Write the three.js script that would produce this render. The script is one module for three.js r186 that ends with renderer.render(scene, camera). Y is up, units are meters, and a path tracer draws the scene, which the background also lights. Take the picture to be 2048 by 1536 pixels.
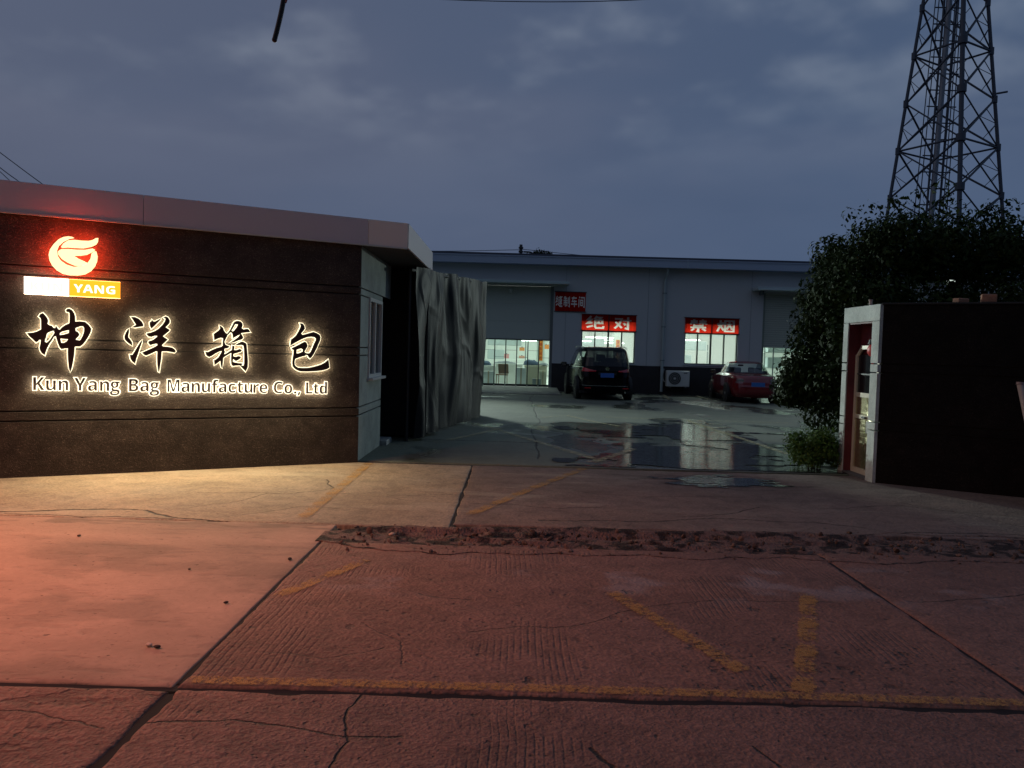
import * as THREE from 'three';
import { RoundedBoxGeometry } from 'three/addons/geometries/RoundedBoxGeometry.js';
import { mergeGeometries, toCreasedNormals } from 'three/addons/utils/BufferGeometryUtils.js';
import { FontLoader } from 'three/addons/loaders/FontLoader.js';
import { RectAreaLightUniformsLib } from 'three/addons/lights/RectAreaLightUniformsLib.js';

// ------------------------------------------------------------------ camera, sky, light, exposure
RectAreaLightUniformsLib.init();
const scene = new THREE.Scene();
const camera = new THREE.PerspectiveCamera(53.07, 4 / 3, 0.05, 900);
camera.position.set(0, 1.55, 0);
camera.rotation.order = 'YXZ';
camera.rotation.set(-0.0438, 0, 0.028);
const renderer = new THREE.WebGLRenderer({ antialias: true });
renderer.toneMapping = THREE.LinearToneMapping;
renderer.toneMappingExposure = 1;
renderer.shadowMap.enabled = true;

// ---- noise
function rng(seed) { let s = seed >>> 0; return () => { s = (s + 0x6d2b79f5) >>> 0; let t = Math.imul(s ^ (s >>> 15), 1 | s); t = (t + Math.imul(t ^ (t >>> 7), 61 | t)) ^ t; return ((t ^ (t >>> 14)) >>> 0) / 4294967296; }; }
const LAT = new Float32Array(65536); { const r = rng(77); for (let i = 0; i < 65536; i++) LAT[i] = r(); }
function vn(x, y) {
  const ix = Math.floor(x), iy = Math.floor(y); let fx = x - ix, fy = y - iy;
  fx = fx * fx * (3 - 2 * fx); fy = fy * fy * (3 - 2 * fy);
  const a = (ix & 255), b = (ix + 1) & 255, c = (iy & 255) << 8, d = ((iy + 1) & 255) << 8;
  const p = LAT[c | a], q = LAT[c | b], r = LAT[d | a], s = LAT[d | b];
  return p + (q - p) * fx + (r - p + (p - q - r + s) * fx) * fy;
}
function fbm(x, y, oct) { let s = 0, a = 0.5, n = 0; for (let i = 0; i < oct; i++) { s += a * vn(x, y); n += a; x = x * 2.03 + 17.3; y = y * 2.01 + 9.1; a *= 0.5; } return s / n; }
const clamp = (x, a = 0, b = 1) => Math.min(b, Math.max(a, x)), mix = (a, b, t) => a + (b - a) * t;
const sstep = (a, b, x) => { const t = clamp((x - a) / (b - a)); return t * t * (3 - 2 * t); };

// ---- dusk sky: thin overcast, a little paler towards the west (left), with a few broken wisps high up
function makeSky() {
  const W = 2048, H = 1024, data = new Float32Array(W * H * 4);
  for (let row = 0; row < H; row++) {
    const el = ((row + 0.5) / H - 0.5) * Math.PI, y = Math.sin(el);
    for (let col = 0; col < W; col++) {
      const az = ((col + 0.5) / W - 0.5) * 2 * Math.PI, x = Math.cos(az) * Math.cos(el), z = Math.sin(az) * Math.cos(el);
      const west = 0.5 + 0.5 * (-x * 0.93 - z * 0.2 * 0.37) / Math.max(0.35, Math.hypot(x, z));  // 1 to the left of the view, 0 to the right
      let r = mix(0.046, 0.112, west), g = mix(0.092, 0.127, west), b = mix(0.18, 0.186, west);
      if (y > 0) {
        const k = 1 / (y + 0.2), cx = x * k, cz = z * k;
        const big = fbm(cx * 0.9 + 40.2, cz * 1.1 + 11.7, 5), fine = fbm(cx * 3.4 + 5.3 + big, cz * 4.2 + 90.1, 6), wisp = fbm(cx * 9 + 3 * big, cz * 10 + 31, 5);
        const high = sstep(0.2, 0.38, y);
        const shade = mix(0.95, 1.05, sstep(0.3, 0.7, big));
        r *= shade; g *= mix(1, shade, 0.9); b *= mix(1, shade, 0.72);
        const m = sstep(0.45, 0.72, fine * 0.6 + big * 0.34 + wisp * 0.16) * high;
        r += m * 0.1; g += m * 0.106; b += m * 0.106;
        const lav = sstep(0.45, 0.75, fbm(cx * 1.6 + 130, cz * 1.9 + 60, 4)) * sstep(0.05, 0.3, y);
        r += lav * 0.014; g += lav * 0.011; b += lav * 0.01;
      }
      const o = (row * W + col) * 4; data[o] = r; data[o + 1] = g; data[o + 2] = b; data[o + 3] = 1;
    }
  }
  const t = new THREE.DataTexture(data, W, H, THREE.RGBAFormat, THREE.FloatType);
  t.mapping = THREE.EquirectangularReflectionMapping; t.magFilter = THREE.LinearFilter; t.needsUpdate = true;
  return t;
}
scene.background = makeSky();
scene.environment = scene.background;
const dusk = new THREE.DirectionalLight(0xffe2d2, 0.03);          // the sun has set: only a last soft glow from the west
dusk.name = 'dusk_glow'; dusk.position.set(-40, 22, -6); dusk.target.position.set(0, 0, -12); dusk.shadow.radius = 60; dusk.castShadow = true;
Object.assign(dusk.shadow.camera, { left: -40, right: 40, top: 40, bottom: -40, near: 1, far: 140 });
scene.add(dusk, dusk.target);

// ------------------------------------------------------------------ helpers
const taken = {};
function numbered(n) { if (!(n in taken)) { taken[n] = 0; return n; } taken[n]++; return n + '_' + String(taken[n]).padStart(3, '0'); }
function tag(o, label, category, group) { o.userData.label = label; o.userData.category = category; if (group) o.userData.group = group; return o; }
function thing(name, label, category, pos = [0, 0, 0], turn = 0, group) {
  const o = new THREE.Group(); o.name = numbered(name); o.position.set(...pos); o.rotation.y = turn; scene.add(o);
  return tag(o, label, category, group);
}
function part(name, geo, mat, parent = scene) {
  const g = Array.isArray(geo) ? mergeGeometries(geo.map((x) => { const y = x.index ? x.toNonIndexed() : x.clone(); for (const k of Object.keys(y.attributes)) if (!['position', 'normal', 'uv'].includes(k)) y.deleteAttribute(k); return y; })) : geo;
  const m = new THREE.Mesh(g, mat); m.name = parent === scene ? numbered(name) : name; m.castShadow = m.receiveShadow = true; parent.add(m); return m;
}
function structure(name, geo, mat) { const m = part(name, geo, mat); m.userData.kind = 'structure'; return m; }
const box = (x0, x1, y0, y1, z0, z1) => new THREE.BoxGeometry(x1 - x0, y1 - y0, z1 - z0).translate((x0 + x1) / 2, (y0 + y1) / 2, (z0 + z1) / 2);
// box whose uv are metres
function mbox(x0, x1, y0, y1, z0, z1, bev = 0) {
  const g = bev ? new RoundedBoxGeometry(x1 - x0, y1 - y0, z1 - z0, 1, bev).translate((x0 + x1) / 2, (y0 + y1) / 2, (z0 + z1) / 2) : box(x0, x1, y0, y1, z0, z1);
  const p = g.attributes.position, n = g.attributes.normal, uv = g.attributes.uv;
  for (let i = 0; i < p.count; i++) {
    const ax = Math.abs(n.getX(i)), ay = Math.abs(n.getY(i)), az = Math.abs(n.getZ(i));
    if (ay >= ax && ay >= az) uv.setXY(i, p.getX(i), p.getZ(i)); else if (ax >= az) uv.setXY(i, p.getZ(i), p.getY(i)); else uv.setXY(i, p.getX(i), p.getY(i));
  }
  return g;
}
function bar(a, b, r, seg = 6) {
  const A = new THREE.Vector3(...a), B = new THREE.Vector3(...b), L = A.distanceTo(B);
  const g = new THREE.CylinderGeometry(r, r, L, seg); g.translate(0, L / 2, 0);
  g.applyQuaternion(new THREE.Quaternion().setFromUnitVectors(new THREE.Vector3(0, 1, 0), B.clone().sub(A).normalize())); return g.translate(...a);
}
function tube(pts, r, seg = 40, rad = 8) { return new THREE.TubeGeometry(new THREE.CatmullRomCurve3(pts.map((p) => new THREE.Vector3(...p))), seg, r, rad); }
const std = (r, g, b, rough = 0.8, metal = 0, extra = {}) => new THREE.MeshPhysicalMaterial({ color: new THREE.Color().setRGB(r, g, b), roughness: rough, metalness: metal, ...extra });
const glow = (r, g, b, k = 1, base = 0.8) => new THREE.MeshStandardMaterial({ color: new THREE.Color().setRGB(base, base, base), roughness: 0.6, emissive: new THREE.Color().setRGB(r, g, b), emissiveIntensity: k });
function areaLight(name, w, h, color, intensity, from, to, parent = scene) {
  const l = new THREE.RectAreaLight(new THREE.Color().setRGB(...color), intensity, w, h); l.name = name; l.position.set(...from);
  parent.add(l); l.lookAt(...to); l.castShadow = true; return l;
}
function toByteTexture(W, H, f, srgb, repeat) {
  const d = new Uint8Array(W * H * 4), c = [0, 0, 0];
  for (let y = 0, o = 0; y < H; y++) for (let x = 0; x < W; x++, o += 4) {
    f(x, y, c);
    for (let k = 0; k < 3; k++) { let v = clamp(c[k]); if (srgb) v = v <= 0.0031308 ? v * 12.92 : 1.055 * Math.pow(v, 1 / 2.4) - 0.055; d[o + k] = Math.round(v * 255); }
    d[o + 3] = 255;
  }
  const t = new THREE.DataTexture(d, W, H); t.magFilter = THREE.LinearFilter; t.minFilter = THREE.LinearMipmapLinearFilter; if (srgb) t.colorSpace = THREE.SRGBColorSpace;
  if (repeat) { t.wrapS = t.wrapT = THREE.RepeatWrapping; t.repeat.set(repeat[0], repeat[1]); }
  t.needsUpdate = true; return t;
}
// tileable noise: blends the edges of a period
function tnoise(x, y, P, oct) {   // x, y in cells, P = period in cells
  let s = 0, a = 0.5, n = 0, p = P;
  for (let i = 0; i < oct; i++) {
    const ix = Math.floor(x), iy = Math.floor(y); let fx = x - ix, fy = y - iy; fx = fx * fx * (3 - 2 * fx); fy = fy * fy * (3 - 2 * fy);
    const w = (v) => ((v % p) + p) % p, X0 = w(ix), X1 = w(ix + 1), Y0 = w(iy), Y1 = w(iy + 1), L = (u, v) => LAT[(((v * 131 + i * 57) & 255) << 8) | ((u * 7 + i * 31) & 255)];
    const A = L(X0, Y0), B = L(X1, Y0), C = L(X0, Y1), D = L(X1, Y1);
    s += a * (A + (B - A) * fx + (C - A + (A - B - C + D) * fx) * fy); n += a; a *= 0.5; x *= 2; y *= 2; p *= 2;
  }
  return s / n;
}
// plain grain maps shared by walls and metal: colour multiplier about 1, and relief
const grainMap = toByteTexture(512, 512, (x, y, c) => { const v = 0.62 + 0.3 * tnoise(x / 64, y / 64, 8, 5) + 0.12 * (tnoise(x / 4, y / 4, 128, 2) - 0.5); c[0] = c[1] = c[2] = v * v; }, true, [0.5, 0.5]);
const grainBump = toByteTexture(512, 512, (x, y, c) => { c[0] = c[1] = c[2] = 0.6 * tnoise(x / 32, y / 32, 16, 5) + 0.4 * tnoise(x / 3.2, y / 3.2, 160, 2); }, false, [0.5, 0.5]);
const paintWall = (r, g, b, rough = 0.8, bump = 0.003) => new THREE.MeshStandardMaterial({ color: new THREE.Color().setRGB(r * 1.6, g * 1.6, b * 1.6), map: grainMap, roughness: rough, bumpMap: grainBump, bumpScale: bump });

// ------------------------------------------------------------------ paving: fields of colour and relief laid out in plan (x, z metres)
class Field {
  constructor(W, H, x0, x1, z0, z1) { Object.assign(this, { W, H, x0, x1, z0, z1, col: new Float32Array(W * H * 3), h: new Float32Array(W * H).fill(0.6), dx: (x1 - x0) / W, dz: (z1 - z0) / H }); }
  each(f, box) {
    const [a, b, c, d] = box ?? [this.x0, this.x1, this.z0, this.z1];
    const i0 = Math.max(0, Math.floor((a - this.x0) / this.dx)), i1 = Math.min(this.W, Math.ceil((b - this.x0) / this.dx)), j0 = Math.max(0, Math.floor((c - this.z0) / this.dz)), j1 = Math.min(this.H, Math.ceil((d - this.z0) / this.dz));
    for (let j = j0; j < j1; j++) for (let i = i0; i < i1; i++) f(this.x0 + (i + 0.5) * this.dx, this.z0 + (j + 0.5) * this.dz, j * this.W + i);
  }
  tint(k, r, g, b, a) { const c = this.col, o = k * 3; c[o] = mix(c[o], r, a); c[o + 1] = mix(c[o + 1], g, a); c[o + 2] = mix(c[o + 2], b, a); }
  scale(k, s) { const o = k * 3; this.col[o] *= s; this.col[o + 1] *= s; this.col[o + 2] *= s; }
  // a jagged crack along corners pts
  crack(pts, w, depth, seed, dark = 0.85, jag = 0.05) {
    const r = rng(seed); let line = pts.map((p) => [...p]);
    for (let it = 0; it < 5; it++) { const out = [line[0]]; for (let i = 1; i < line.length; i++) { const [a, b] = [line[i - 1], line[i]], L = Math.hypot(b[0] - a[0], b[1] - a[1]); out.push([(a[0] + b[0]) / 2 + (r() - 0.5) * L * jag * 3, (a[1] + b[1]) / 2 + (r() - 0.5) * L * jag * 3], b); } line = out; }
    for (let i = 1; i < line.length; i++) {
      const [a, b] = [line[i - 1], line[i]], ww = w * (0.35 + 1.2 * r() * r() + 0.3), pad = ww * 2 + 0.01;
      const ux = b[0] - a[0], uz = b[1] - a[1], L2 = ux * ux + uz * uz + 1e-9;
      this.each((x, z, k) => {
        const t = clamp(((x - a[0]) * ux + (z - a[1]) * uz) / L2), d = Math.hypot(x - a[0] - t * ux, z - a[1] - t * uz) + 0.25 * ww * (vn(x * 160, z * 160) - 0.5), m = 1 - sstep(ww * 0.45, ww * 1.05, d);
        if (m > 0) { this.tint(k, 0.016, 0.013, 0.012, m * dark); this.h[k] = Math.min(this.h[k], mix(this.h[k], this.h[k] - depth, m)); }
      }, [Math.min(a[0], b[0]) - pad, Math.max(a[0], b[0]) + pad, Math.min(a[1], b[1]) - pad, Math.max(a[1], b[1]) + pad]);
    }
    return this;
  }
  pits(n, r0, r1, depth, seed, [a, b, c, d], dark = 0.6) {
    const r = rng(seed);
    for (let i = 0; i < n; i++) {
      const cx = mix(a, b, r()), cz = mix(c, d, r()), R = mix(r0, r1, r() ** 3), e = 0.5 + r(), dk = dark * (0.3 + 0.7 * r()), dp = depth * (0.4 + 0.6 * r());
      this.each((x, z, k) => {
        const q = Math.hypot((x - cx) / e, z - cz) / R + 0.9 * (vn(x * 90 + i, z * 90) - 0.5), m = 1 - sstep(0.55, 1, q);
        if (m > 0) { this.tint(k, 0.025, 0.02, 0.018, m * dk); this.h[k] -= m * dp; }
      }, [cx - R * 2, cx + R * 2, cz - R * 2, cz + R * 2]);
    }
    return this;
  }
  // broom lines left in the concrete, running along z, worn off in patches
  broom(box, step, depth, seed, amount = 1) {
    this.each((x, z, k) => {
      const m = sstep(0.47, 0.66, fbm(x * 1.5 + seed, z * 1.9 + seed * 3, 4)) * amount; if (m <= 0) return;
      const xx = x + 0.012 * vn(x * 3, z * 5 + seed) + 0.05 * vn(1.7, z * 0.8 + seed), ph = xx / step + 0.35 * vn(xx * 9 + seed, 3.3), s = Math.abs((ph - Math.floor(ph)) * 2 - 1);
      const line = sstep(0.62, 0.95, s) * sstep(0.25, 0.7, vn(Math.floor(ph) * 5.1 + seed, z * 3.2) * 0.65 + 0.5 * fbm(x * 14, z * 14, 2));
      this.h[k] -= line * m * depth; this.scale(k, 1 - 0.16 * line * m);
    }, box);
    return this;
  }
  maps() {
    const f = this;
    return {
      map: toByteTexture(f.W, f.H, (x, y, c) => { const o = (y * f.W + x) * 3; c[0] = f.col[o]; c[1] = f.col[o + 1]; c[2] = f.col[o + 2]; }, true),
      bumpMap: toByteTexture(f.W, f.H, (x, y, c) => { c[0] = c[1] = c[2] = f.h[y * f.W + x]; }, false),
    };
  }
  uv(x, z) { return [(x - this.x0) / (this.x1 - this.x0), (z - this.z0) / (this.z1 - this.z0)]; }
}
// base tone of concrete by place
function concrete(F, tone, seed, coarse = 1) {
  F.each((x, z, k) => {
    const [r, g, b] = tone(x, z);
    const big = fbm(x * 0.7 + seed, z * 0.8 + seed, 4), mid = fbm(x * 4 + seed * 2, z * 5, 4), fine = fbm(x * 45, z * 45 + seed, 3), spk = vn(x * 210, z * 210 + seed);
    const blot = sstep(0.52, 0.66, fbm(x * 9 + seed, z * 9 + 31, 4)), grit2 = vn(x * 95 + 7, z * 95 + seed), s = mix(1, (0.68 + 0.64 * big) * (0.82 + 0.36 * mid) * (0.8 + 0.4 * fine) * (1 - 0.16 * blot) * (0.78 + 0.42 * grit2), 0.55 + 0.45 * coarse) * (spk > 0.86 ? 1 - 0.3 * coarse : 1);
    const warm = fbm(x * 1.7 + 50, z * 1.9 + seed, 3) - 0.5;
    F.col[k * 3] = r * s * (1 + 0.1 * warm); F.col[k * 3 + 1] = g * s; F.col[k * 3 + 2] = b * s * (1 - 0.12 * warm);
    F.h[k] = 0.6 + coarse * (0.22 * (mid - 0.5) + 0.17 * (fine - 0.5) + 0.08 * (spk - 0.5) + 0.1 * (grit2 - 0.5)) + 0.1 * (big - 0.5);
  });
}
const TAN = [0.37, 0.245, 0.175], ROUGH = [0.185, 0.1, 0.074];

// nearest row of slabs
const FA = new Field(2048, 512, -3.6, 3.6, -3.42, -2.0);
concrete(FA, () => [0.195, 0.106, 0.08], 3);
FA.broom([-1.45, 3.6, -3.42, -2], 0.037, 0.15, 5, 1).broom([-3.6, -1.5, -3.42, -2], 0.045, 0.12, 9, 0.5);
FA.pits(600, 0.002, 0.008, 0.3, 13, [-3.6, 3.6, -3.4, -2], 0.8).pits(260, 0.004, 0.016, 0.3, 11, [-3.6, 3.6, -3.4, -2]).pits(40, 0.012, 0.035, 0.4, 12, [-3.6, 3.6, -3.4, -2]);
FA.each((x, z, k) => { const m = sstep(0.52, 0.62, fbm(x * 6, z * 9, 4)) * sstep(-1.5, -1.8, x); FA.h[k] -= m * 0.25; FA.scale(k, 1 - 0.3 * m); });
FA.crack([[-1.45, -3.05], [-1.1, -3.1], [-0.75, -3.02], [-0.4, -3.0]], 0.006, 0.25, 21, 0.6);
FA.crack([[-0.62, -3.4], [-0.66, -3.2], [-0.6, -2.95], [-0.63, -2.7]], 0.0055, 0.35, 22, 0.6);
FA.crack([[-2.6, -3.0], [-2.1, -3.12], [-1.6, -3.0]], 0.005, 0.2, 23, 0.5);
FA.crack([[0.35, -2.95], [0.42, -2.82], [0.37, -2.7]], 0.009, 0.3, 24, 0.6).crack([[1.0, -3.0], [1.06, -2.85]], 0.006, 0.2, 25, 0.6);
// second row: a smooth resurfaced slab at left, rough old concrete right of it
const FB = new Field(2048, 1024, -5.4, 6.2, -7.0, -3.36);
concrete(FB, (x) => (x < -1.47 ? TAN : ROUGH), 8);
FB.each((x, z, k) => {   // the resurfaced slab is trowelled flat
  if (x > -1.47) return; const big = fbm(x * 0.8 + 4, z * 1.5, 4), mid = fbm(x * 3, z * 5 + 5, 5), fine = fbm(x * 40, z * 40, 3), s = (0.66 + 0.58 * big) * (0.9 + 0.2 * fine) * (0.85 + 0.3 * mid);
  FB.col[k * 3] = TAN[0] * s; FB.col[k * 3 + 1] = TAN[1] * s; FB.col[k * 3 + 2] = TAN[2] * s; FB.h[k] = 0.6 + 0.09 * (mid - 0.5) + 0.05 * (fine - 0.5);
  const dirt = sstep(0.5, 0.68, fbm(x * 1.9 + 70, z * 2.3 + 8, 6)), pore = vn(x * 120 + 3, z * 120), scr = sstep(0.6, 0.72, fbm(x * 5 + 5, z * 15, 5));
  FB.scale(k, (1 - 0.22 * dirt) * (pore > 0.9 ? 0.78 : 1) * (1 - 0.14 * scr)); FB.h[k] -= 0.05 * scr + (pore > 0.9 ? 0.06 : 0);
});
FB.each((x, z, k) => { const m = (1 - sstep(0.0, 0.1, Math.abs(z + 6.45 + 0.12 * fbm(x * 2, 1, 3)) - 0.05)) * sstep(0.35, 0.6, fbm(x * 5, z * 14, 4)); FB.tint(k, 0.13, 0.09, 0.06, m * 0.6); }, [-5.4, -1.47, -6.8, -6.1]);
FB.broom([-1.45, 2.45, -5.9, -3.36], 0.036, 0.16, 31, 0.9).broom([2.5, 6.2, -7, -3.36], 0.05, 0.06, 33, 0.4);
FB.pits(420, 0.002, 0.008, 0.3, 46, [-5.4, -1.5, -6.5, -3.4], 0.85).pits(900, 0.003, 0.009, 0.3, 45, [-1.45, 6.2, -6.2, -3.4], 0.8).pits(420, 0.005, 0.02, 0.28, 41, [-1.45, 6.2, -6.2, -3.4]).pits(70, 0.012, 0.045, 0.35, 42, [-1.45, 6.2, -6.2, -3.4]).pits(60, 0.006, 0.014, 0.25, 43, [-5.4, -1.5, -6.5, -3.4], 0.75);
FB.pits(150, 0.008, 0.03, 0.35, 44, [0.9, 2.3, -4.1, -3.45]);
FB.crack([[-0.2, -4.15], [0.4, -4.3], [1.1, -4.75], [2.1, -4.85]], 0.006, 0.2, 51, 0.5);
FB.crack([[-1.2, -3.8], [-0.9, -3.74], [-0.62, -3.9]], 0.004, 0.15, 52, 0.45).crack([[-0.55, -4.8], [-0.2, -4.7]], 0.006, 0.2, 53, 0.6);
FB.crack([[2.6, -4.9], [3.3, -5.05], [4.0, -5.35], [4.8, -5.5]], 0.008, 0.2, 54, 0.55).crack([[-0.8, -4.25], [-0.55, -4.0], [-0.5, -3.7]], 0.004, 0.14, 55, 0.4);
FB.each((x, z, k) => { const m = sstep(0.55, 0.7, fbm(x * 2.2 + 9, z * 3 + 2, 5)) * sstep(-4.6, -5.2, z) * (1 - sstep(-5.4, -5.8, z)) * (x > -1.4 ? 1 : 0); FB.tint(k, 0.3, 0.27, 0.27, m * 0.45); });   // pale scuffs of cement
// third row: old cracked concrete up to the gate
const FC = new Field(2048, 1024, -8.2, 9.2, -10.45, -6.3);
concrete(FC, (x) => (x < -0.5 ? [0.3, 0.235, 0.16] : [0.175, 0.125, 0.097]), 15);
FC.pits(500, 0.006, 0.022, 0.25, 61, [-8, 9, -10.4, -6.4]).pits(60, 0.02, 0.06, 0.3, 62, [-8, 9, -10.4, -6.4], 0.35);
FC.each((x, z, k) => { const m = sstep(0.56, 0.72, fbm(x * 1.3 + 90, z * 4.5, 5)); FC.tint(k, 0.4, 0.35, 0.26, m * 0.3 * (x < 1 ? 1 : 0.4)); FC.h[k] += m * 0.1; });
for (const [p, w, s, dk] of [
  [[[-5.6, -6.72], [-4.5, -6.72], [-3.95, -6.9], [-3.3, -6.95], [-2.95, -6.7], [-2.4, -6.6]], 0.018, 71, 0.8], [[[-4.4, -6.66], [-3.7, -6.62], [-3.2, -6.66], [-2.9, -6.64]], 0.01, 72, 0.6],
  [[[-3.3, -6.9], [-2.7, -7.4], [-2.5, -7.9]], 0.006, 73, 0.45], [[[-2.1, -8.8], [-1.9, -8.3], [-2.3, -7.9], [-3.2, -7.85]], 0.009, 74, 0.6], [[[-1.9, -8.0], [-1.3, -7.9], [-0.6, -8.1]], 0.006, 75, 0.55],
  [[[-2.4, -6.9], [-2.0, -7.3], [-1.6, -7.25]], 0.007, 76, 0.5], [[[-0.4, -7.7], [0.5, -7.55], [1.0, -7.7]], 0.008, 77, 0.55], [[[0.3, -7.0], [1.2, -7.05], [2.0, -7.3], [2.9, -7.25], [3.3, -7.05]], 0.013, 78, 0.7],
  [[[0.6, -8.6], [1.5, -8.3], [2.3, -8.45]], 0.007, 79, 0.55], [[[1.6, -7.3], [2.3, -7.6], [2.6, -7.9]], 0.008, 80, 0.55], [[[3.2, -7.9], [4.2, -8.2], [4.8, -7.9], [5.6, -7.6]], 0.008, 81, 0.55],
  [[[4.2, -8.5], [4.7, -7.8], [5.0, -7.2]], 0.007, 82, 0.5], [[[-1.2, -9.6], [-0.4, -9.2], [0.4, -9.4]], 0.006, 83, 0.5], [[[0.8, -9.9], [1.7, -9.7], [2.4, -9.9], [3.4, -9.8]], 0.012, 84, 0.6], [[[3.6, -6.9], [4.6, -6.95], [5.6, -6.75]], 0.014, 85, 0.65],
]) FC.crack(p, w, 0.4, s, dk);
// puddle hollow in front of the gate
const hollow = (x, z) => { const q = Math.hypot((x - 2.62) / 0.72, (z + 9.45) / 0.36); return 0.95 - q + 1.7 * (fbm(x * 4 + 3, z * 14, 4) - 0.5); };
FC.each((x, z, k) => { const m = sstep(-0.5, 0.1, hollow(x, z)); FC.scale(k, 1 - 0.55 * m); }, [1.4, 4, -10.1, -8.8]);

const slabMat = (F, bump, rough = 0.88) => new THREE.MeshStandardMaterial({ ...F.maps(), bumpScale: bump, roughness: rough });
const mA = slabMat(FA, 0.036, 0.85), mB = slabMat(FB, 0.034, 0.86), mC = slabMat(FC, 0.034, 0.84);
// a cast slab: gently uneven top, ragged chamfered edges, skirt
function slab(name, x0, x1, z0, z1, F, mat, seed, step = 0.06, wob = 0.012, parent) {
  const nx = Math.max(4, Math.round((x1 - x0) / step)), nz = Math.max(4, Math.round((z1 - z0) / step)), P = [], U = [], I = [], row = nx + 5;
  const r = 0.014, xs = [], zs = [];
  for (let i = -2; i <= nx + 2; i++) xs.push(i <= -1 ? x0 : i === 0 ? x0 + r : i >= nx + 1 ? x1 : i === nx ? x1 - r : mix(x0, x1, i / nx));
  for (let j = -2; j <= nz + 2; j++) zs.push(j <= -1 ? z0 : j === 0 ? z0 + r : j >= nz + 1 ? z1 : j === nz ? z1 - r : mix(z0, z1, j / nz));
  for (let j = 0; j < zs.length; j++) for (let i = 0; i < xs.length; i++) {
    let x = xs[i], z = zs[j]; const skirt = i === 0 || j === 0 || i === xs.length - 1 || j === zs.length - 1, lip = i === 1 || j === 1 || i === xs.length - 2 || j === zs.length - 2;
    const ex = Math.min(x - x0, x1 - x), ez = Math.min(z - z0, z1 - z), fx = 1 - sstep(0, 0.12, ex), fz = 1 - sstep(0, 0.12, ez);
    const w = (a, b) => wob * 2 * (fbm(a * 3.1 + seed, b, 3) - 0.5) + wob * 2.2 * Math.max(0, vn(a * 14 + seed, b + 4) - 0.62);
    if (x - x0 < x1 - x) x += fx * w(z, 1 + seed); else x -= fx * w(z, 7 + seed);
    if (z - z0 < z1 - z) z += fz * w(x, 13 + seed); else z -= fz * w(x, 19 + seed);
    const y = skirt ? -0.07 : (lip ? -0.012 : 0) + 0.006 * (fbm(x * 0.9 + seed, z * 0.9, 2) - 0.5);
    P.push(x, y, z); U.push(...F.uv(x, z));
  }
  for (let j = 0; j + 1 < zs.length; j++) for (let i = 0; i + 1 < xs.length; i++) { const a = j * row + i, b = a + 1, c = a + row, d = c + 1; I.push(a, c, b, b, c, d); }
  const g = new THREE.BufferGeometry(); g.setAttribute('position', new THREE.Float32BufferAttribute(P, 3)); g.setAttribute('uv', new THREE.Float32BufferAttribute(U, 2)); g.setIndex(I); g.computeVertexNormals();
  return part(name, g, mat, parent);
}
// earth and old asphalt under and around everything
const groundTex = toByteTexture(512, 512, (x, y, c) => { const v = 0.05 + 0.05 * tnoise(x / 32, y / 32, 16, 6); c[0] = v * 1.1; c[1] = v; c[2] = v * 0.9; }, true, [0.5, 0.5]);
{ const g = new THREE.PlaneGeometry(700, 700).rotateX(-Math.PI / 2).translate(0, -0.07, -60), uv = g.attributes.uv; for (let i = 0; i < uv.count; i++) uv.setXY(i, uv.getX(i) * 350, uv.getY(i) * 350); structure('ground', g, new THREE.MeshStandardMaterial({ map: groundTex, roughness: 0.95 })); }
const paving = new THREE.Group(); paving.name = 'pavement'; paving.userData.kind = 'structure'; scene.add(paving);
const J = -1.475, G = 0.012;
slab('concrete_slab', -3.6, J - G, -3.385 + 0.02, -2.0, FA, mA, 1, 0.03, 0.02, paving);
slab('concrete_slab', J + G * 1.5, 2.47, -3.385 + 0.018, -2.0, FA, mA, 2, 0.03, 0.022, paving);
slab('concrete_slab', 2.49, 3.6, -3.385 + 0.012, -2.0, FA, mA, 3, 0.06, 0.012, paving);
slab('smooth_slab', -5.4, J - G * 0.5, -6.6, -3.385 - 0.008, FB, mB, 4, 0.08, 0.006, paving);
slab('concrete_slab', J + G * 0.5, 2.465, -6.02, -3.385 - 0.012, FB, mB, 5, 0.04, 0.014, paving);
slab('concrete_slab', 2.48, 6.2, -6.1, -3.385 - 0.01, FB, mB, 6, 0.08, 0.006, paving);
slab('concrete_slab', -8.2, -0.505, -10.2, -6.612, FC, mC, 7, 0.08, 0.008, paving);
slab('concrete_slab', -0.49, 9.2, -10.2, -6.75, FC, mC, 8, 0.08, 0.02, paving);

// tar and dirt packed in the joints
for (const [x0, x1, z0, z1] of [[-3.6, 3.6, -3.44, -3.33], [J - 0.05, J + 0.06, -3.36, -2.0], [J - 0.035, J + 0.035, -6.5, -3.42], [2.44, 2.52, -6, -2], [-0.53, -0.47, -10.2, -6.6]]) part('joint_filler', mbox(x0, x1, -0.06, -0.009, z0, z1), std(0.008, 0.007, 0.007, 0.95), paving);
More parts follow.
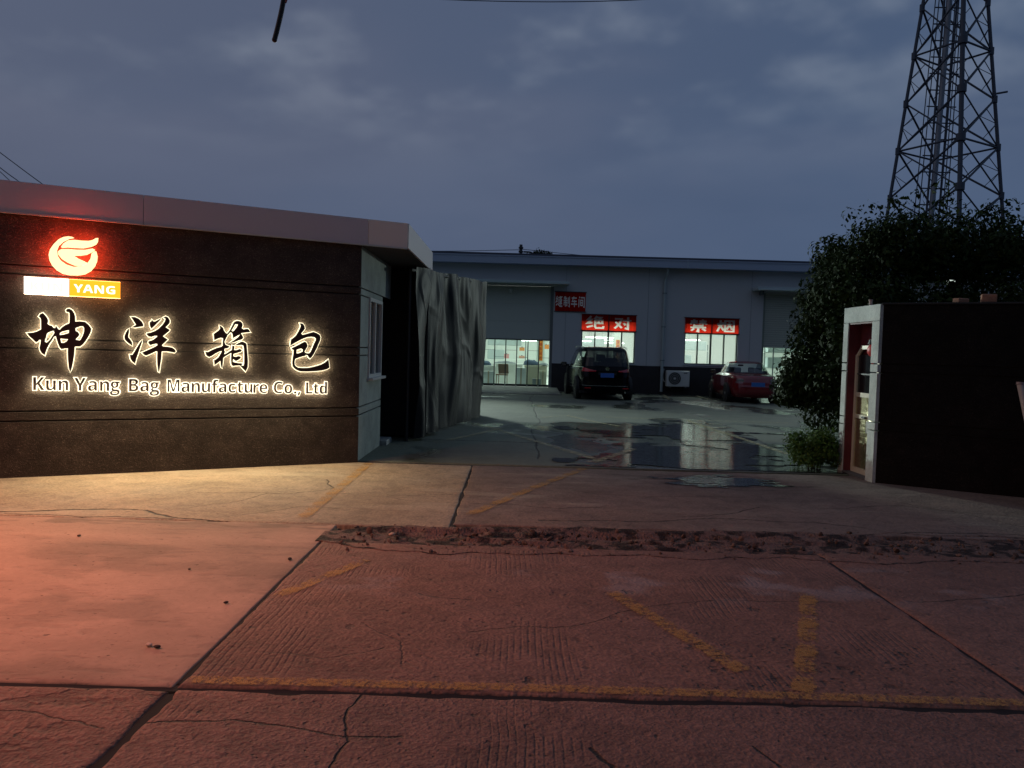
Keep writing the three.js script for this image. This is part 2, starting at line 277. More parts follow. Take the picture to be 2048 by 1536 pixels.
// broken strip of crumbled concrete between the rows
{
  const nx = 520, nz = 90, P = [], U = [], I = [], x0 = -1.52, x1 = 6.2;
  for (let j = 0; j <= nz; j++) for (let i = 0; i <= nx; i++) {
    const u = i / nx, v = j / nz, x = mix(x0, x1, u), zn = -5.72 - 0.26 * sstep(-0.9, -1.52, x) - 0.14 * u - 0.42 * (fbm(x * 2.2, 1.3, 5) - 0.5) - 0.05, zf = -6.62 + 0.22 * sstep(-1.0, -1.52, x) - 0.28 * u + 0.34 * (fbm(x * 2.6, 7.7, 5) - 0.5), z = mix(zn, zf, v), e = Math.min(v, 1 - v) * 2, l = sstep(0, 0.12, u) ;
    const lump = fbm(x * 7, z * 11, 5) - 0.5, grit = fbm(x * 42, z * 42, 3) - 0.5, cut = sstep(0.12, 0.0, Math.abs(v - 0.74 - 0.16 * (fbm(x * 1.7, 3, 3) - 0.5)) ) * sstep(3.2, 1.2, x);
    const y = mix(0.006, -0.004 + (0.03 * lump + 0.011 * grit - 0.04 * cut - 0.007) * 0.7 * (1 - 0.6 * sstep(2.2, 5, x)) - 0.03 * sstep(0.1, 0.3, e) * sstep(0.35, 0.6, fbm(x * 1.5 + 4, z * 5, 3)), sstep(0, 0.22, e) * l) - (e < 0.01 ? 0.03 : 0);
    P.push(x, y, z); U.push(x * 0.7, z * 0.7);
  }
  for (let j = 0; j < nz; j++) for (let i = 0; i < nx; i++) { const a = j * (nx + 1) + i; I.push(a, a + 1, a + nx + 1, a + 1, a + nx + 2, a + nx + 1); }
  const g = new THREE.BufferGeometry(); g.setAttribute('position', new THREE.Float32BufferAttribute(P, 3)); g.setAttribute('uv', new THREE.Float32BufferAttribute(U, 2)); g.setIndex(I); g.computeVertexNormals();
  const m = toByteTexture(1024, 1024, (x, y, c) => { const a = tnoise(x / 64, y / 64, 16, 5), b = tnoise(x / 8, y / 8, 128, 3), v = 0.014 + 0.125 * sstep(0.36, 0.6, a) * (0.55 + 0.6 * b); c[0] = v * 1.3; c[1] = v * 0.84; c[2] = v * 0.68; }, true, [1, 1]);
  const b = toByteTexture(512, 512, (x, y, c) => { c[0] = c[1] = c[2] = tnoise(x / 10, y / 10, 51.2 | 0, 4); }, false, [2, 2]);
  const mat = new THREE.MeshStandardMaterial({ map: m, bumpMap: b, bumpScale: 0.02, roughness: 0.95 });
  structure('broken_concrete_strip', g, mat);
  const r = rng(5), N = 420, stone = new THREE.DodecahedronGeometry(1, 0), inst = new THREE.InstancedMesh(stone, new THREE.MeshStandardMaterial({ color: new THREE.Color().setRGB(0.11, 0.07, 0.055), roughness: 0.95 }), N), M = new THREE.Matrix4(), q = new THREE.Quaternion();
  for (let i = 0; i < N; i++) {
    const x = mix(-1.4, 6, r()), u = (x + 1.5) / 7.7, z = mix(-5.8 - 0.14 * u, -6.6 - 0.28 * u, 0.5 + (r() + r() - 1) * 0.62), s = 0.006 + 0.02 * r() ** 3;
    q.setFromEuler(new THREE.Euler(r() * 6, r() * 6, r() * 6)); inst.setMatrixAt(i, M.compose(new THREE.Vector3(x, 0.004, z), q, new THREE.Vector3(s * (0.8 + r()), s * 0.6, s)));
    const t = 0.6 + 0.8 * r(); inst.setColorAt(i, new THREE.Color().setRGB(t, t, t));
  }
  inst.name = 'rubble_stones'; inst.userData.kind = 'stuff'; inst.castShadow = inst.receiveShadow = true; tag(inst, 'small loose stones of crumbled concrete along the broken strip', 'rubble'); scene.add(inst);
}
// yellow painted markings, scuffed: thin sheets of paint with worn-out gaps
function paintTexture(seed, wear) {
  const W = 256, H = 1024, d = new Uint8Array(W * H * 4);
  for (let y = 0, o = 0; y < H; y++) for (let x = 0; x < W; x++, o += 4) {
    const e = Math.min(x, W - 1 - x) / W, n = fbm(x / 34 + seed, y / 26, 6), big = fbm(x / 150 + seed * 2, y / 110, 3), a = sstep(wear - 0.14, wear + 0.12, n * 0.7 + big * 0.5 + 0.22 * (vn(seed, y / 260) - 0.5) - 0.16 * (1 - sstep(0, 0.2, e)));
    d[o] = d[o + 1] = d[o + 2] = Math.round(205 * a * (0.3 + 0.7 * sstep(0.4, 0.6, vn(x / 3.1 + seed, y / 3.3)))); d[o + 3] = 255;
  }
  const t = new THREE.DataTexture(d, W, H); t.magFilter = THREE.LinearFilter; t.minFilter = THREE.LinearMipmapLinearFilter; t.wrapT = THREE.RepeatWrapping; t.wrapS = THREE.RepeatWrapping; t.needsUpdate = true; return t;
}
const paintMats = [0.57, 0.59, 0.62].map((w, i) => new THREE.MeshStandardMaterial({ color: new THREE.Color().setRGB(0.48, 0.27, 0.065), roughness: 0.8, alphaMap: paintTexture(i * 13 + 4, w), transparent: true }));
const yardPaint = new THREE.MeshStandardMaterial({ color: new THREE.Color().setRGB(0.62, 0.54, 0.3), roughness: 0.7, alphaMap: paintTexture(21, 0.46), transparent: true });
function marking(name, pts, width, mat, label, y = 0.0085) {
  const P = [], U = [], I = []; let L = 0; const n = pts.length;
  for (let i = 0; i < n; i++) {
    const a = pts[Math.max(0, i - 1)], b = pts[Math.min(n - 1, i + 1)], dx = b[0] - a[0], dz = b[1] - a[1], l = Math.hypot(dx, dz), px = -dz / l * width / 2, pz = dx / l * width / 2;
    if (i) L += Math.hypot(pts[i][0] - pts[i - 1][0], pts[i][1] - pts[i - 1][1]);
    P.push(pts[i][0] + px, y, pts[i][1] + pz, pts[i][0] - px, y, pts[i][1] - pz); U.push(0, L / (width * 4), 1, L / (width * 4));
    if (i) { const k = i * 2; I.push(k - 2, k - 1, k, k - 1, k + 1, k); }
  }
  const g = new THREE.BufferGeometry(); g.setAttribute('position', new THREE.Float32BufferAttribute(P, 3)); g.setAttribute('uv', new THREE.Float32BufferAttribute(U, 2)); g.setIndex(I); g.computeVertexNormals();
  const m = structure(name, g, mat); tag(m, label, 'road marking'); return m;
}
marking('yellow_line', [[-1.44, -3.45], [-0.7, -3.46], [0.2, -3.465], [1.1, -3.46], [2.42, -3.45]], 0.085, paintMats[0], 'worn yellow line along the long front joint of the pavement');
marking('yellow_line', [[0.68, -4.92], [0.92, -4.34], [1.18, -3.72]], 0.115, paintMats[0], 'faded diagonal yellow line on the rough slab in the right foreground');
marking('yellow_line', [[1.99, -5.0], [1.72, -4.3], [1.39, -3.5]], 0.115, paintMats[1], 'faint yellow line at far right, meeting the front line');
marking('yellow_line', [[-1.42, -4.62], [-1.22, -5.05], [-1.02, -5.5]], 0.11, paintMats[1], 'short yellow dash beside the edge of the smooth pale slab');
marking('yellow_line', [[-1.84, -6.75], [-1.85, -8.3], [-1.86, -10.1]], 0.13, paintMats[1], 'broken yellow line running up to the corner of the sign wall');
marking('yellow_line', [[-0.38, -7.1], [0.3, -8.7], [0.98, -10.15]], 0.13, paintMats[1], 'faded yellow diagonal leading to the gate track');

// ------------------------------------------------------------------ the yard behind the gate
const ring = [[1.35, -10.42], [1.3, -11.1], [1.75, -12.1], [1.95, -13.0], [1.75, -14.2], [1.95, -15.6], [2.9, -16.2], [3.6, -17.4], [4.15, -17.6], [4.25, -15.5], [4.35, -13.4], [4.75, -12.3], [4.55, -11.2], [4.25, -10.42]];
function inside(x, z) {   // signed distance to the outline, positive within
  let best = 1e9, odd = false;
  for (let i = 0, j = ring.length - 1; i < ring.length; j = i++) { const [ax, az] = ring[i], [bx, bz] = ring[j], ux = bx - ax, uz = bz - az, t = clamp(((x - ax) * ux + (z - az) * uz) / (ux * ux + uz * uz)); best = Math.min(best, Math.hypot(x - ax - t * ux, z - az - t * uz)); if (az > z !== bz > z && x < ((bx - ax) * (z - az)) / (bz - az) + ax) odd = !odd; }
  return odd ? best : -best;
}
const FD = new Field(2048, 2048, -7, 15, -30, -10.3);
const wet = (x, z) => Math.max(sstep(-0.55, 0.1, inside(x, z) + 0.8 * (fbm(x * 2, z * 2, 4) - 0.5)), sstep(0.52, 0.7, fbm(x * 0.8 + 20, z * 0.55 + 3, 4) + 0.12 * sstep(2, 6, x) - 0.1 * sstep(0, -4, x)));
FD.each((x, z, k) => {
  const big = fbm(x * 0.4 + 7, z * 0.3, 4), mid = fbm(x * 2.5, z * 2.5 + 40, 4), fine = fbm(x * 22, z * 22, 3), s = (0.7 + 0.6 * big) * (0.82 + 0.36 * mid) * (0.88 + 0.24 * fine) * mix(1, 0.62, wet(x, z));
  FD.col[k * 3] = 0.135 * s; FD.col[k * 3 + 1] = 0.15 * s; FD.col[k * 3 + 2] = 0.112 * s;
  FD.h[k] = 0.5 + 0.25 * (mid - 0.5) + 0.35 * (fine - 0.5) + 0.3 * (big - 0.5);
});
for (const [p, w, s] of [[[[0.4, -11], [0.4, -15], [0.6, -20], [0.8, -27.4]], 0.02, 91], [[[-3, -13.0], [-0.4, -12.98], [3, -12.87], [6, -12.9]], 0.03, 92], [[[4.15, -21.4], [4.87, -20.3], [4.75, -16], [4.42, -12.6]], 0.025, 93], [[[-3, -20.5], [2, -20.4], [4.9, -20.5], [9, -20.3]], 0.025, 94]]) FD.crack(p, w, 0.3, s, 0.7, 0.02);
const yardRough = toByteTexture(1024, 1024, (i, j, c) => { const x = mix(-7, 15, (i + 0.5) / 1024), z = mix(-30, -10.3, (j + 0.5) / 1024); c[0] = c[1] = c[2] = mix(0.8, 0.2, wet(x, z)) + 0.1 * (fbm(x * 6, z * 6, 3) - 0.5); }, false);
slab('yard_slab', -7, 15, -30, -10.36, FD, new THREE.MeshStandardMaterial({ ...FD.maps(), bumpScale: 0.02, roughness: 1, roughnessMap: yardRough }), 30, 0.12, 0.004, paving);
// the black track the gate runs in
{
  const t = thing('gate_track', 'black steel gate track set across the gateway between both walls', 'gate track', [1.45, -0.05, -10.26], -0.028);
  part('channel', [box(-3.5, 5.6, -0.02, 0.004, -0.075, 0.075)], std(0.015, 0.015, 0.016, 0.5, 0.4), t);
  part('rail', [new RoundedBoxGeometry(7.6, 0.03, 0.022, 1, 0.006).translate(0.2, 0.02, 0)], std(0.08, 0.075, 0.07, 0.4, 0.8), t);
}
// water: a triangle grid clipped to where the depth is above zero
function pool(name, depthAt, x0, x1, z0, z1, step, y, mat, label) {
  const P = [], nx = Math.round((x1 - x0) / step), nz = Math.round((z1 - z0) / step);
  const emit = (T) => { let poly = []; for (let i = 0; i < 3; i++) { const a = T[i], b = T[(i + 1) % 3]; if (a[2] > 0) poly.push(a); if ((a[2] > 0) !== (b[2] > 0)) { const t = a[2] / (a[2] - b[2]); poly.push([mix(a[0], b[0], t), mix(a[1], b[1], t), 0]); } } for (let i = 2; i < poly.length; i++) for (const q of [poly[0], poly[i - 1], poly[i]]) P.push(q[0], y, q[1]); };
  const d = []; for (let j = 0; j <= nz; j++) for (let i = 0; i <= nx; i++) { const x = mix(x0, x1, i / nx), z = mix(z0, z1, j / nz); d.push([x, z, depthAt(x, z)]); }
  for (let j = 0; j < nz; j++) for (let i = 0; i < nx; i++) { const a = d[j * (nx + 1) + i], b = d[j * (nx + 1) + i + 1], c = d[(j + 1) * (nx + 1) + i], e = d[(j + 1) * (nx + 1) + i + 1]; emit([a, c, b]); emit([b, c, e]); }
  const g = new THREE.BufferGeometry(), U = []; for (let i = 0; i < P.length; i += 3) U.push(P[i] * 0.5, P[i + 2] * 0.5);
  g.setAttribute('position', new THREE.Float32BufferAttribute(P, 3)); g.setAttribute('uv', new THREE.Float32BufferAttribute(U, 2)); g.setAttribute('normal', new THREE.Float32BufferAttribute(P.map((_, i) => (i % 3 === 1 ? 1 : 0)), 3));
  return tag(structure(name, g, mat), label, 'puddle');
}
const ripple = toByteTexture(1024, 1024, (x, y, c) => { c[0] = c[1] = c[2] = 0.5 * tnoise(x / 128, y / 32, 8, 4) + 0.5 * tnoise(x / 42.667, y / 10.667, 24, 4); }, false, [1, 1]);
const water = new THREE.MeshPhysicalMaterial({ color: new THREE.Color().setRGB(0.018, 0.02, 0.02), roughness: 0.015, ior: 1.55, specularIntensity: 1, bumpMap: ripple, bumpScale: 0.0042 });
pool('puddle', (x, z) => Math.min(inside(x, z) * 1.0, 0.34) - 0.12 + 2.7 * (fbm(x * 1.5 + 6, z * 2.3, 5) - 0.47) + 0.16 * sstep(-13.4, -12.4, z), 0.6, 5.2, -18.4, -10.41, 0.035, 0.0085, water, 'large dark rippled puddle across the yard just inside the gate');
pool('puddle', (x, z) => 0.6 - Math.hypot((x - 1.15) / 0.42, (z + 15.6) / 0.5) + 0.7 * (fbm(x * 3, z * 3, 4) - 0.5), 0.3, 2, -16.6, -14.6, 0.03, 0.0085, water, 'small puddle left of the large one, beside the yellow cross line');
pool('puddle', (x, z) => 0.5 - Math.hypot((x - 5.5) / 1.5, (z + 15.6) / 0.22) + 0.9 * (fbm(x * 2, z * 5, 4) - 0.5), 3.8, 7.4, -16.2, -15, 0.03, 0.0085, water, 'thin sliver of water right of the large puddle, near the shrub');
pool('puddle', (x, z) => 0.5 - Math.hypot((x - 9.6) / 2.2, (z + 24.6) / 1.0) + 0.8 * (fbm(x * 1.5, z * 2.5, 4) - 0.5), 6.5, 13, -26.5, -23, 0.05, 0.0085, water, 'shining wet patch beside the red sedan in front of the right shutter door');
const choppy = water.clone(); choppy.bumpScale = 0.009;
pool('puddle', hollow, 1.5, 3.9, -10.1, -8.9, 0.02, 0.0075, choppy, 'little broken puddle on the pavement outside the gate track');
for (const [pts, w, lab] of [
  [[[-0.75, -16.1], [0.3, -13.4], [1.32, -10.9]], 0.14, 'long pale line of the yellow cross, running to the gate track'], [[[-1.05, -12.9], [-0.6, -14.0], [-0.2, -15.1]], 0.13, 'short pale line crossing the long one in front of the tarpaulin'],
  [[[1.15, -10.75], [1.6, -11.6], [2.0, -12.4]], 0.14, 'scuffed yellow line climbing out of the puddle on its left'], [[[0.7, -17.8], [1.35, -18.6], [1.9, -17.0], [2.3, -16.2]], 0.12, 'faint bent line left of the puddle, far side'],
  [[[4.16, -18.2], [4.3, -15.5], [4.46, -12.3]], 0.13, 'pale line along the right edge of the large puddle'], [[[5.85, -29.6], [5.4, -26.2]], 0.11, 'pale parking line between the black van and the red sedan'],
  [[[2.2, -18.4], [4.1, -18.3], [6.6, -18.2]], 0.1, 'faint cross line behind the large puddle'], [[[7.1, -29.6], [6.95, -26.6]], 0.1, 'pale parking line just left of the red sedan'], [[[5.4, -26.2], [6.9, -25.9], [8.2, -25.7]], 0.1, 'pale line behind the red sedan']]) marking('yellow_line', pts, w, yardPaint, lab, 0.0125);
// brush strokes of the four mounted characters and the emblem, outlined in millimetres from each one's own foot
const STROKES = {
  kun: { at: [-3.427, 1.167], strokes: [
    [[-196, 608], [-181, 633], [-161, 643], [-140, 621], [-120, 588], [-113, 561], [-121, 533], [-132, 496], [-136, 444], [-142, 364], [-146, 312], [-175, 312], [-174, 363], [-173, 477], [-174, 574], [-182, 596]],
    [[-303, 420], [-253, 426], [-214, 440], [-173, 466], [-121, 531], [-102, 514], [-77, 507], [-62, 487], [-37, 479], [-37, 459], [-72, 458], [-111, 439], [-126, 422], [-136, 370], [-160, 352], [-194, 357], [-207, 339], [-224, 328], [-258, 366], [-282, 388]],
    [[-176, 346], [-146, 330], [-121, 320], [-94, 351], [-57, 415], [-40, 448], [-32, 402], [-57, 395], [-74, 359], [-101, 314], [-123, 264], [-136, 224], [-144, 192], [-167, 209], [-182, 237], [-188, 268], [-180, 306]],
    [[-36, 511], [-25, 486], [-12, 469], [5, 468], [-4, 426], [-2, 403], [2, 374], [10, 328], [33, 312], [33, 263], [18, 260], [2, 276], [-15, 325], [-28, 373], [-37, 413], [-52, 447], [-42, 482]],
    [[-2, 432], [5, 468], [17, 489], [52, 520], [95, 544], [145, 562], [193, 568], [244, 563], [275, 535], [303, 492], [296, 454], [275, 406], [250, 359], [222, 317], [194, 292], [148, 292], [153, 362], [194, 354], [205, 369], [225, 411], [238, 458], [239, 499], [227, 520], [199, 520], [148, 496], [90, 473], [52, 464], [17, 451]],
    [[-5, 406], [42, 416], [90, 435], [148, 463], [173, 447], [186, 427], [179, 406], [156, 379], [148, 367], [88, 371], [43, 373], [3, 377]],
    [[10, 320], [43, 324], [68, 342], [83, 365], [153, 365], [159, 293], [83, 271], [48, 267], [18, 260]],
    [[62, 688], [74, 701], [92, 704], [117, 688], [135, 657], [144, 622], [145, 559], [148, 489], [149, 373], [141, 286], [136, 198], [124, 111], [111, 41], [100, 0], [91, 52], [83, 139], [80, 226], [83, 284], [88, 371], [92, 487], [96, 557], [98, 615], [96, 661], [84, 672], [67, 672]],
  ] },
  yang: { at: [-2.518, 1.186], strokes: [
    [[-202, 623], [-162, 621], [-124, 603], [-96, 575], [-80, 544], [-80, 524], [-114, 517], [-161, 507], [-199, 503], [-166, 522], [-147, 536], [-162, 562], [-181, 593]],
    [[-222, 491], [-227, 449], [-234, 413], [-234, 389], [-212, 361], [-196, 335], [-189, 294], [-212, 314], [-245, 342], [-263, 365], [-268, 396], [-257, 433], [-239, 470]],
    [[-85, 370], [-92, 338], [-113, 269], [-131, 206], [-148, 153], [-161, 94], [-187, 115], [-204, 146], [-211, 187], [-186, 186], [-169, 215], [-132, 285], [-104, 338]],
    [[13, 601], [26, 580], [48, 579], [77, 598], [111, 624], [101, 605], [67, 566], [34, 528], [10, 503], [-2, 526], [-7, 552], [-5, 571], [10, 580]],
    [[135, 635], [159, 644], [184, 632], [201, 598], [199, 572], [179, 547], [153, 519], [199, 491], [197, 481], [161, 447], [127, 414], [76, 407], [73, 420], [40, 419], [11, 405], [-18, 409], [-37, 430], [-35, 440], [6, 450], [49, 470], [87, 498], [126, 542], [150, 580], [160, 607], [159, 626]],
    [[73, 407], [127, 412], [178, 376], [156, 351], [118, 310], [77, 306], [74, 327], [50, 327], [-3, 309], [-20, 335], [-15, 349], [25, 363], [59, 391]],
    [[-84, 217], [-60, 228], [-22, 248], [36, 278], [79, 306], [118, 307], [128, 293], [181, 289], [231, 281], [260, 258], [268, 242], [256, 228], [221, 235], [167, 242], [118, 239], [55, 239], [12, 214], [-45, 186], [-65, 197]],
    [[78, 428], [122, 430], [118, 297], [116, 238], [112, 152], [102, 78], [93, 0], [88, 3], [78, 82], [75, 162], [77, 237], [78, 322]],
  ] },
  xiang: { at: [-1.665, 1.205], strokes: [
    [[-98, 544], [-79, 532], [-59, 512], [-52, 484], [-30, 454], [-5, 444], [-15, 419], [-34, 377], [-46, 346], [-58, 335], [-53, 397], [-87, 401], [-116, 390], [-154, 371], [-157, 404], [-161, 439], [-141, 455], [-107, 482], [-88, 508], [-93, 529]],
    [[61, 576], [76, 597], [105, 608], [140, 602], [160, 580], [163, 554], [151, 523], [176, 503], [205, 512], [230, 514], [253, 480], [216, 476], [151, 465], [129, 444], [102, 430], [59, 403], [56, 431], [48, 467], [72, 489], [101, 531], [118, 570], [81, 571]],
    [[64, 578], [76, 569], [57, 529], [33, 487], [53, 475], [48, 462], [24, 474], [0, 442], [-15, 439], [23, 492], [47, 544]],
    [[146, 455], [162, 430], [172, 407], [157, 388], [118, 374], [69, 352], [1, 332], [40, 349], [78, 376], [117, 408], [137, 434]],
    [[-58, 351], [-46, 351], [-33, 316], [-45, 254], [-49, 213], [-56, 161], [-60, 99], [-64, 33], [-71, 43], [-79, 89], [-82, 140], [-73, 192], [-64, 243], [-57, 284]],
    [[-253, 221], [-224, 219], [-182, 245], [-129, 270], [-76, 286], [-48, 310], [-28, 311], [11, 296], [9, 286], [-13, 275], [-47, 269], [-52, 248], [-105, 232], [-152, 205], [-186, 179], [-214, 166], [-241, 183]],
    [[-52, 243], [-37, 233], [-51, 187], [-56, 151], [-103, 109], [-149, 72], [-154, 123], [-133, 134], [-104, 160], [-76, 212], [-66, 238]],
    [[-56, 187], [-17, 206], [21, 235], [55, 256], [65, 231], [22, 214], [-17, 188], [-56, 159]],
    [[52, 303], [70, 298], [65, 246], [59, 189], [54, 117], [58, 65], [45, 75], [40, 127], [41, 194], [48, 251]],
    [[79, 311], [118, 335], [160, 357], [182, 350], [210, 333], [216, 276], [224, 198], [230, 120], [228, 47], [206, 0], [181, 26], [141, 67], [161, 62], [186, 60], [193, 93], [192, 197], [188, 275], [180, 314], [158, 321], [118, 317]],
    [[60, 251], [100, 250], [134, 266], [156, 254], [147, 238], [110, 224], [66, 210]],
    [[56, 174], [91, 167], [120, 178], [145, 173], [143, 155], [121, 139], [91, 123], [71, 141], [57, 148]],
    [[52, 107], [82, 99], [121, 92], [161, 90], [158, 72], [121, 69], [82, 66], [58, 60]],
  ] },
  bao: { at: [-0.673, 1.210], strokes: [
    [[-131, 603], [-102, 601], [-83, 577], [-73, 543], [-93, 513], [-120, 480], [-105, 455], [-66, 467], [-84, 421], [-143, 390], [-205, 353], [-246, 325], [-243, 362], [-238, 397], [-211, 417], [-178, 448], [-149, 498], [-126, 549], [-119, 576]],
    [[-114, 455], [-56, 469], [3, 489], [38, 500], [78, 486], [113, 467], [126, 438], [122, 403], [102, 357], [81, 302], [57, 254], [33, 206], [1, 168], [-14, 180], [-27, 204], [-61, 214], [-72, 238], [-42, 226], [-7, 227], [12, 255], [31, 300], [50, 351], [72, 396], [74, 421], [54, 438], [14, 444], [-35, 438], [-84, 421], [-123, 403]],
    [[-229, 289], [-195, 304], [-147, 330], [-103, 356], [-74, 372], [-52, 363], [-39, 333], [-41, 313], [-58, 283], [-74, 253], [-91, 248], [-90, 277], [-112, 292], [-146, 283], [-173, 273], [-204, 270], [-224, 274]],
    [[-174, 221], [-140, 224], [-101, 242], [-77, 253], [-62, 228], [-61, 199], [-100, 190], [-144, 175], [-193, 156], [-188, 196]],
    [[-204, 272], [-174, 275], [-177, 216], [-190, 161], [-198, 117], [-195, 82], [-179, 58], [-152, 43], [-98, 38], [-29, 40], [30, 51], [95, 69], [150, 88], [194, 114], [232, 150], [240, 99], [246, 51], [211, 31], [151, 15], [71, 6], [-28, 0], [-117, 0], [-156, 13], [-191, 35], [-213, 62], [-219, 106], [-215, 156], [-206, 215]],
  ] },
  emblem: { at: [-3.292, 2.236], strokes: [
    [[5, 410], [-15, 421], [-53, 423], [-99, 411], [-145, 381], [-191, 324], [-225, 264], [-237, 207], [-228, 146], [-202, 91], [-160, 46], [-106, 13], [-37, 0], [41, 3], [111, 21], [166, 59], [205, 113], [227, 173], [231, 227], [218, 282], [193, 279], [171, 253], [161, 195], [130, 143], [71, 107], [1, 95], [-68, 114], [-122, 154], [-151, 200], [-159, 257], [-141, 311], [-99, 359], [-46, 394]],
    [[-122, 300], [-99, 341], [-53, 379], [8, 390], [78, 388], [141, 391], [180, 403], [212, 427], [237, 432], [234, 389], [216, 356], [173, 330], [94, 305], [9, 302], [-61, 302], [-107, 292]],
    [[-151, 249], [-122, 276], [-53, 285], [32, 284], [110, 290], [181, 311], [208, 297], [173, 267], [126, 236], [63, 221], [1, 215], [48, 186], [103, 163], [130, 147], [103, 123], [48, 106], [1, 111], [-60, 137], [-114, 173], [-145, 214]],
  ] },
};

// ------------------------------------------------------------------ gatehouse on the left, with the splayed sign wall
const TH = Math.atan2(0.469, 0.883);
const stoneTex = toByteTexture(1024, 1024, (x, y, c) => {
  const a = tnoise(x / 85.333, y / 85.333, 12, 5), b = tnoise(x / 32, y / 10.6667, 32, 4), s = tnoise(x / 5, y / 3.5, 204, 2), v = (0.014 + 0.03 * a * a + 0.01 * b) * (s > 0.74 ? 3.2 : 1) * (s < 0.26 ? 0.7 : 1);
  c[0] = v * 1.24; c[1] = v * 0.98; c[2] = v * 0.82;
}, true, [0.6, 0.6]);
const stoneBump = toByteTexture(1024, 1024, (x, y, c) => { c[0] = c[1] = c[2] = 0.5 * tnoise(x / 32, y / 16, 32, 5) + 0.5 * tnoise(x / 5, y / 3.5, 204, 2); }, false, [0.6, 0.6]);
const cladding = new THREE.MeshPhysicalMaterial({ map: stoneTex, bumpMap: stoneBump, bumpScale: 0.006, roughness: 0.62, specularIntensity: 0.5 });
const backing = std(0.012, 0.01, 0.01, 0.9);
const COURSES = [[0.0, 0.614], [0.63, 0.722], [0.738, 1.416], [1.432, 1.522], [1.538, 2.222], [2.238, 2.318], [2.334, 2.878]];
const house = thing('gatehouse', 'dark stone clad gatehouse with the lit sign wall and a flat aluminium roof edge', 'building', [-2.021, 0, -10.184]);
const CT = Math.cos(TH), ST = Math.sin(TH);
function splay(g) { return g.rotateY(TH); }                                     // wall axes: x along the wall (0 at its right corner), z out of it
const signWall = new THREE.Group(); signWall.name = 'sign_wall'; signWall.rotation.y = TH; house.add(signWall);
part('wall_core', [box(-6.5, -0.03, -0.06, 2.878, -0.3, -0.018)], backing, signWall);
for (const [y0, y1] of COURSES) { const m = part('cladding_panel', mbox(-6.5, -0.002, y0 - (y0 ? 0 : 0.06), y1, -0.02, 0.0, 0.004), cladding, signWall); if (y0 > 1) m.geometry.attributes.uv.array.forEach((v, i, a) => { a[i] = v + (i % 2 ? 0.4 : 1.3) * y0; }); }
// plastered return wall facing the yard, local axes of the house: x right, z towards the camera
const plaster = paintWall(0.3, 0.34, 0.31, 0.75);
const ret = new THREE.Group(); ret.name = 'return_wall'; house.add(ret);
part('wall_core', [box(-0.28, -0.045, -0.06, 2.34, -0.7, -0.03), box(-0.28, -0.045, -0.06, 1.1, -1.72, -0.7), box(-0.28, -0.045, 2.24, 2.34, -1.72, -0.7), box(-0.28, -0.045, -0.06, 2.34, -1.82, -1.72), box(-0.28, -0.045, 2.34, 2.878, -2.6, -0.03)], std(0.03, 0.03, 0.03, 0.9), ret);
for (const [y0, y1] of COURSES) {
  const segs = y0 > 2.3 ? [[-2.6, 0]] : y1 <= 1.0 ? [[-1.82, 0]] : y0 < 2.2 ? [[-0.7, 0], [-1.82, -1.72]] : [[-1.82, 0]];
  if (y0 === 0.738) { part('plaster_panel', mbox(-0.047, -0.027, 0.738, 1.1, -1.72, -0.7), plaster, ret); }
  for (const [za, zb] of segs) part('plaster_panel', mbox(-0.047, -0.027, y0, y1, za, zb - (zb === 0 ? 0.012 : 0), 0.004), plaster, ret);
}
part('step', [new RoundedBoxGeometry(0.55, 0.09, 0.5, 2, 0.015).translate(-0.2, 0.035, -2.1)], paintWall(0.35, 0.36, 0.34), ret);
{   // window in the return wall
  const w = new THREE.Group(); w.name = 'window'; house.add(w);
  const white = std(0.62, 0.62, 0.6, 0.35), y0 = 1.1, y1 = 2.24, z0 = -1.72, z1 = -0.7, x = -0.03;
  part('window_frame', [box(x - 0.05, x + 0.025, y0, y0 + 0.05, z0, z1), box(x - 0.05, x + 0.025, y1 - 0.05, y1, z0, z1), box(x - 0.05, x + 0.025, y0 + 0.05, y1 - 0.05, z0, z0 + 0.05), box(x - 0.05, x + 0.025, y0 + 0.05, y1 - 0.05, z1 - 0.05, z1), box(x - 0.04, x + 0.015, y0 + 0.05, y1 - 0.05, (z0 + z1) / 2 - 0.03, (z0 + z1) / 2 + 0.03)], white, w);
  for (const k of [0, 1]) part('pane', [box(x - 0.022, x - 0.018, y0 + 0.05, y1 - 0.05, k ? (z0 + z1) / 2 + 0.03 : z0 + 0.05, k ? z1 - 0.05 : (z0 + z1) / 2 - 0.03)], new THREE.MeshPhysicalMaterial({ color: 0xcfd8d4, transmission: 1, thickness: 0, roughness: 0.02 }), w);
  part('sill', [new RoundedBoxGeometry(0.11, 0.04, 1.1, 1, 0.008).translate(0.005, 1.083, -1.21)], white, w);
  part('curtain', [box(x - 0.3, x - 0.26, y0, y1, z0 - 0.02, z0 + 0.34)], std(0.1, 0.16, 0.24, 0.9), w);
}
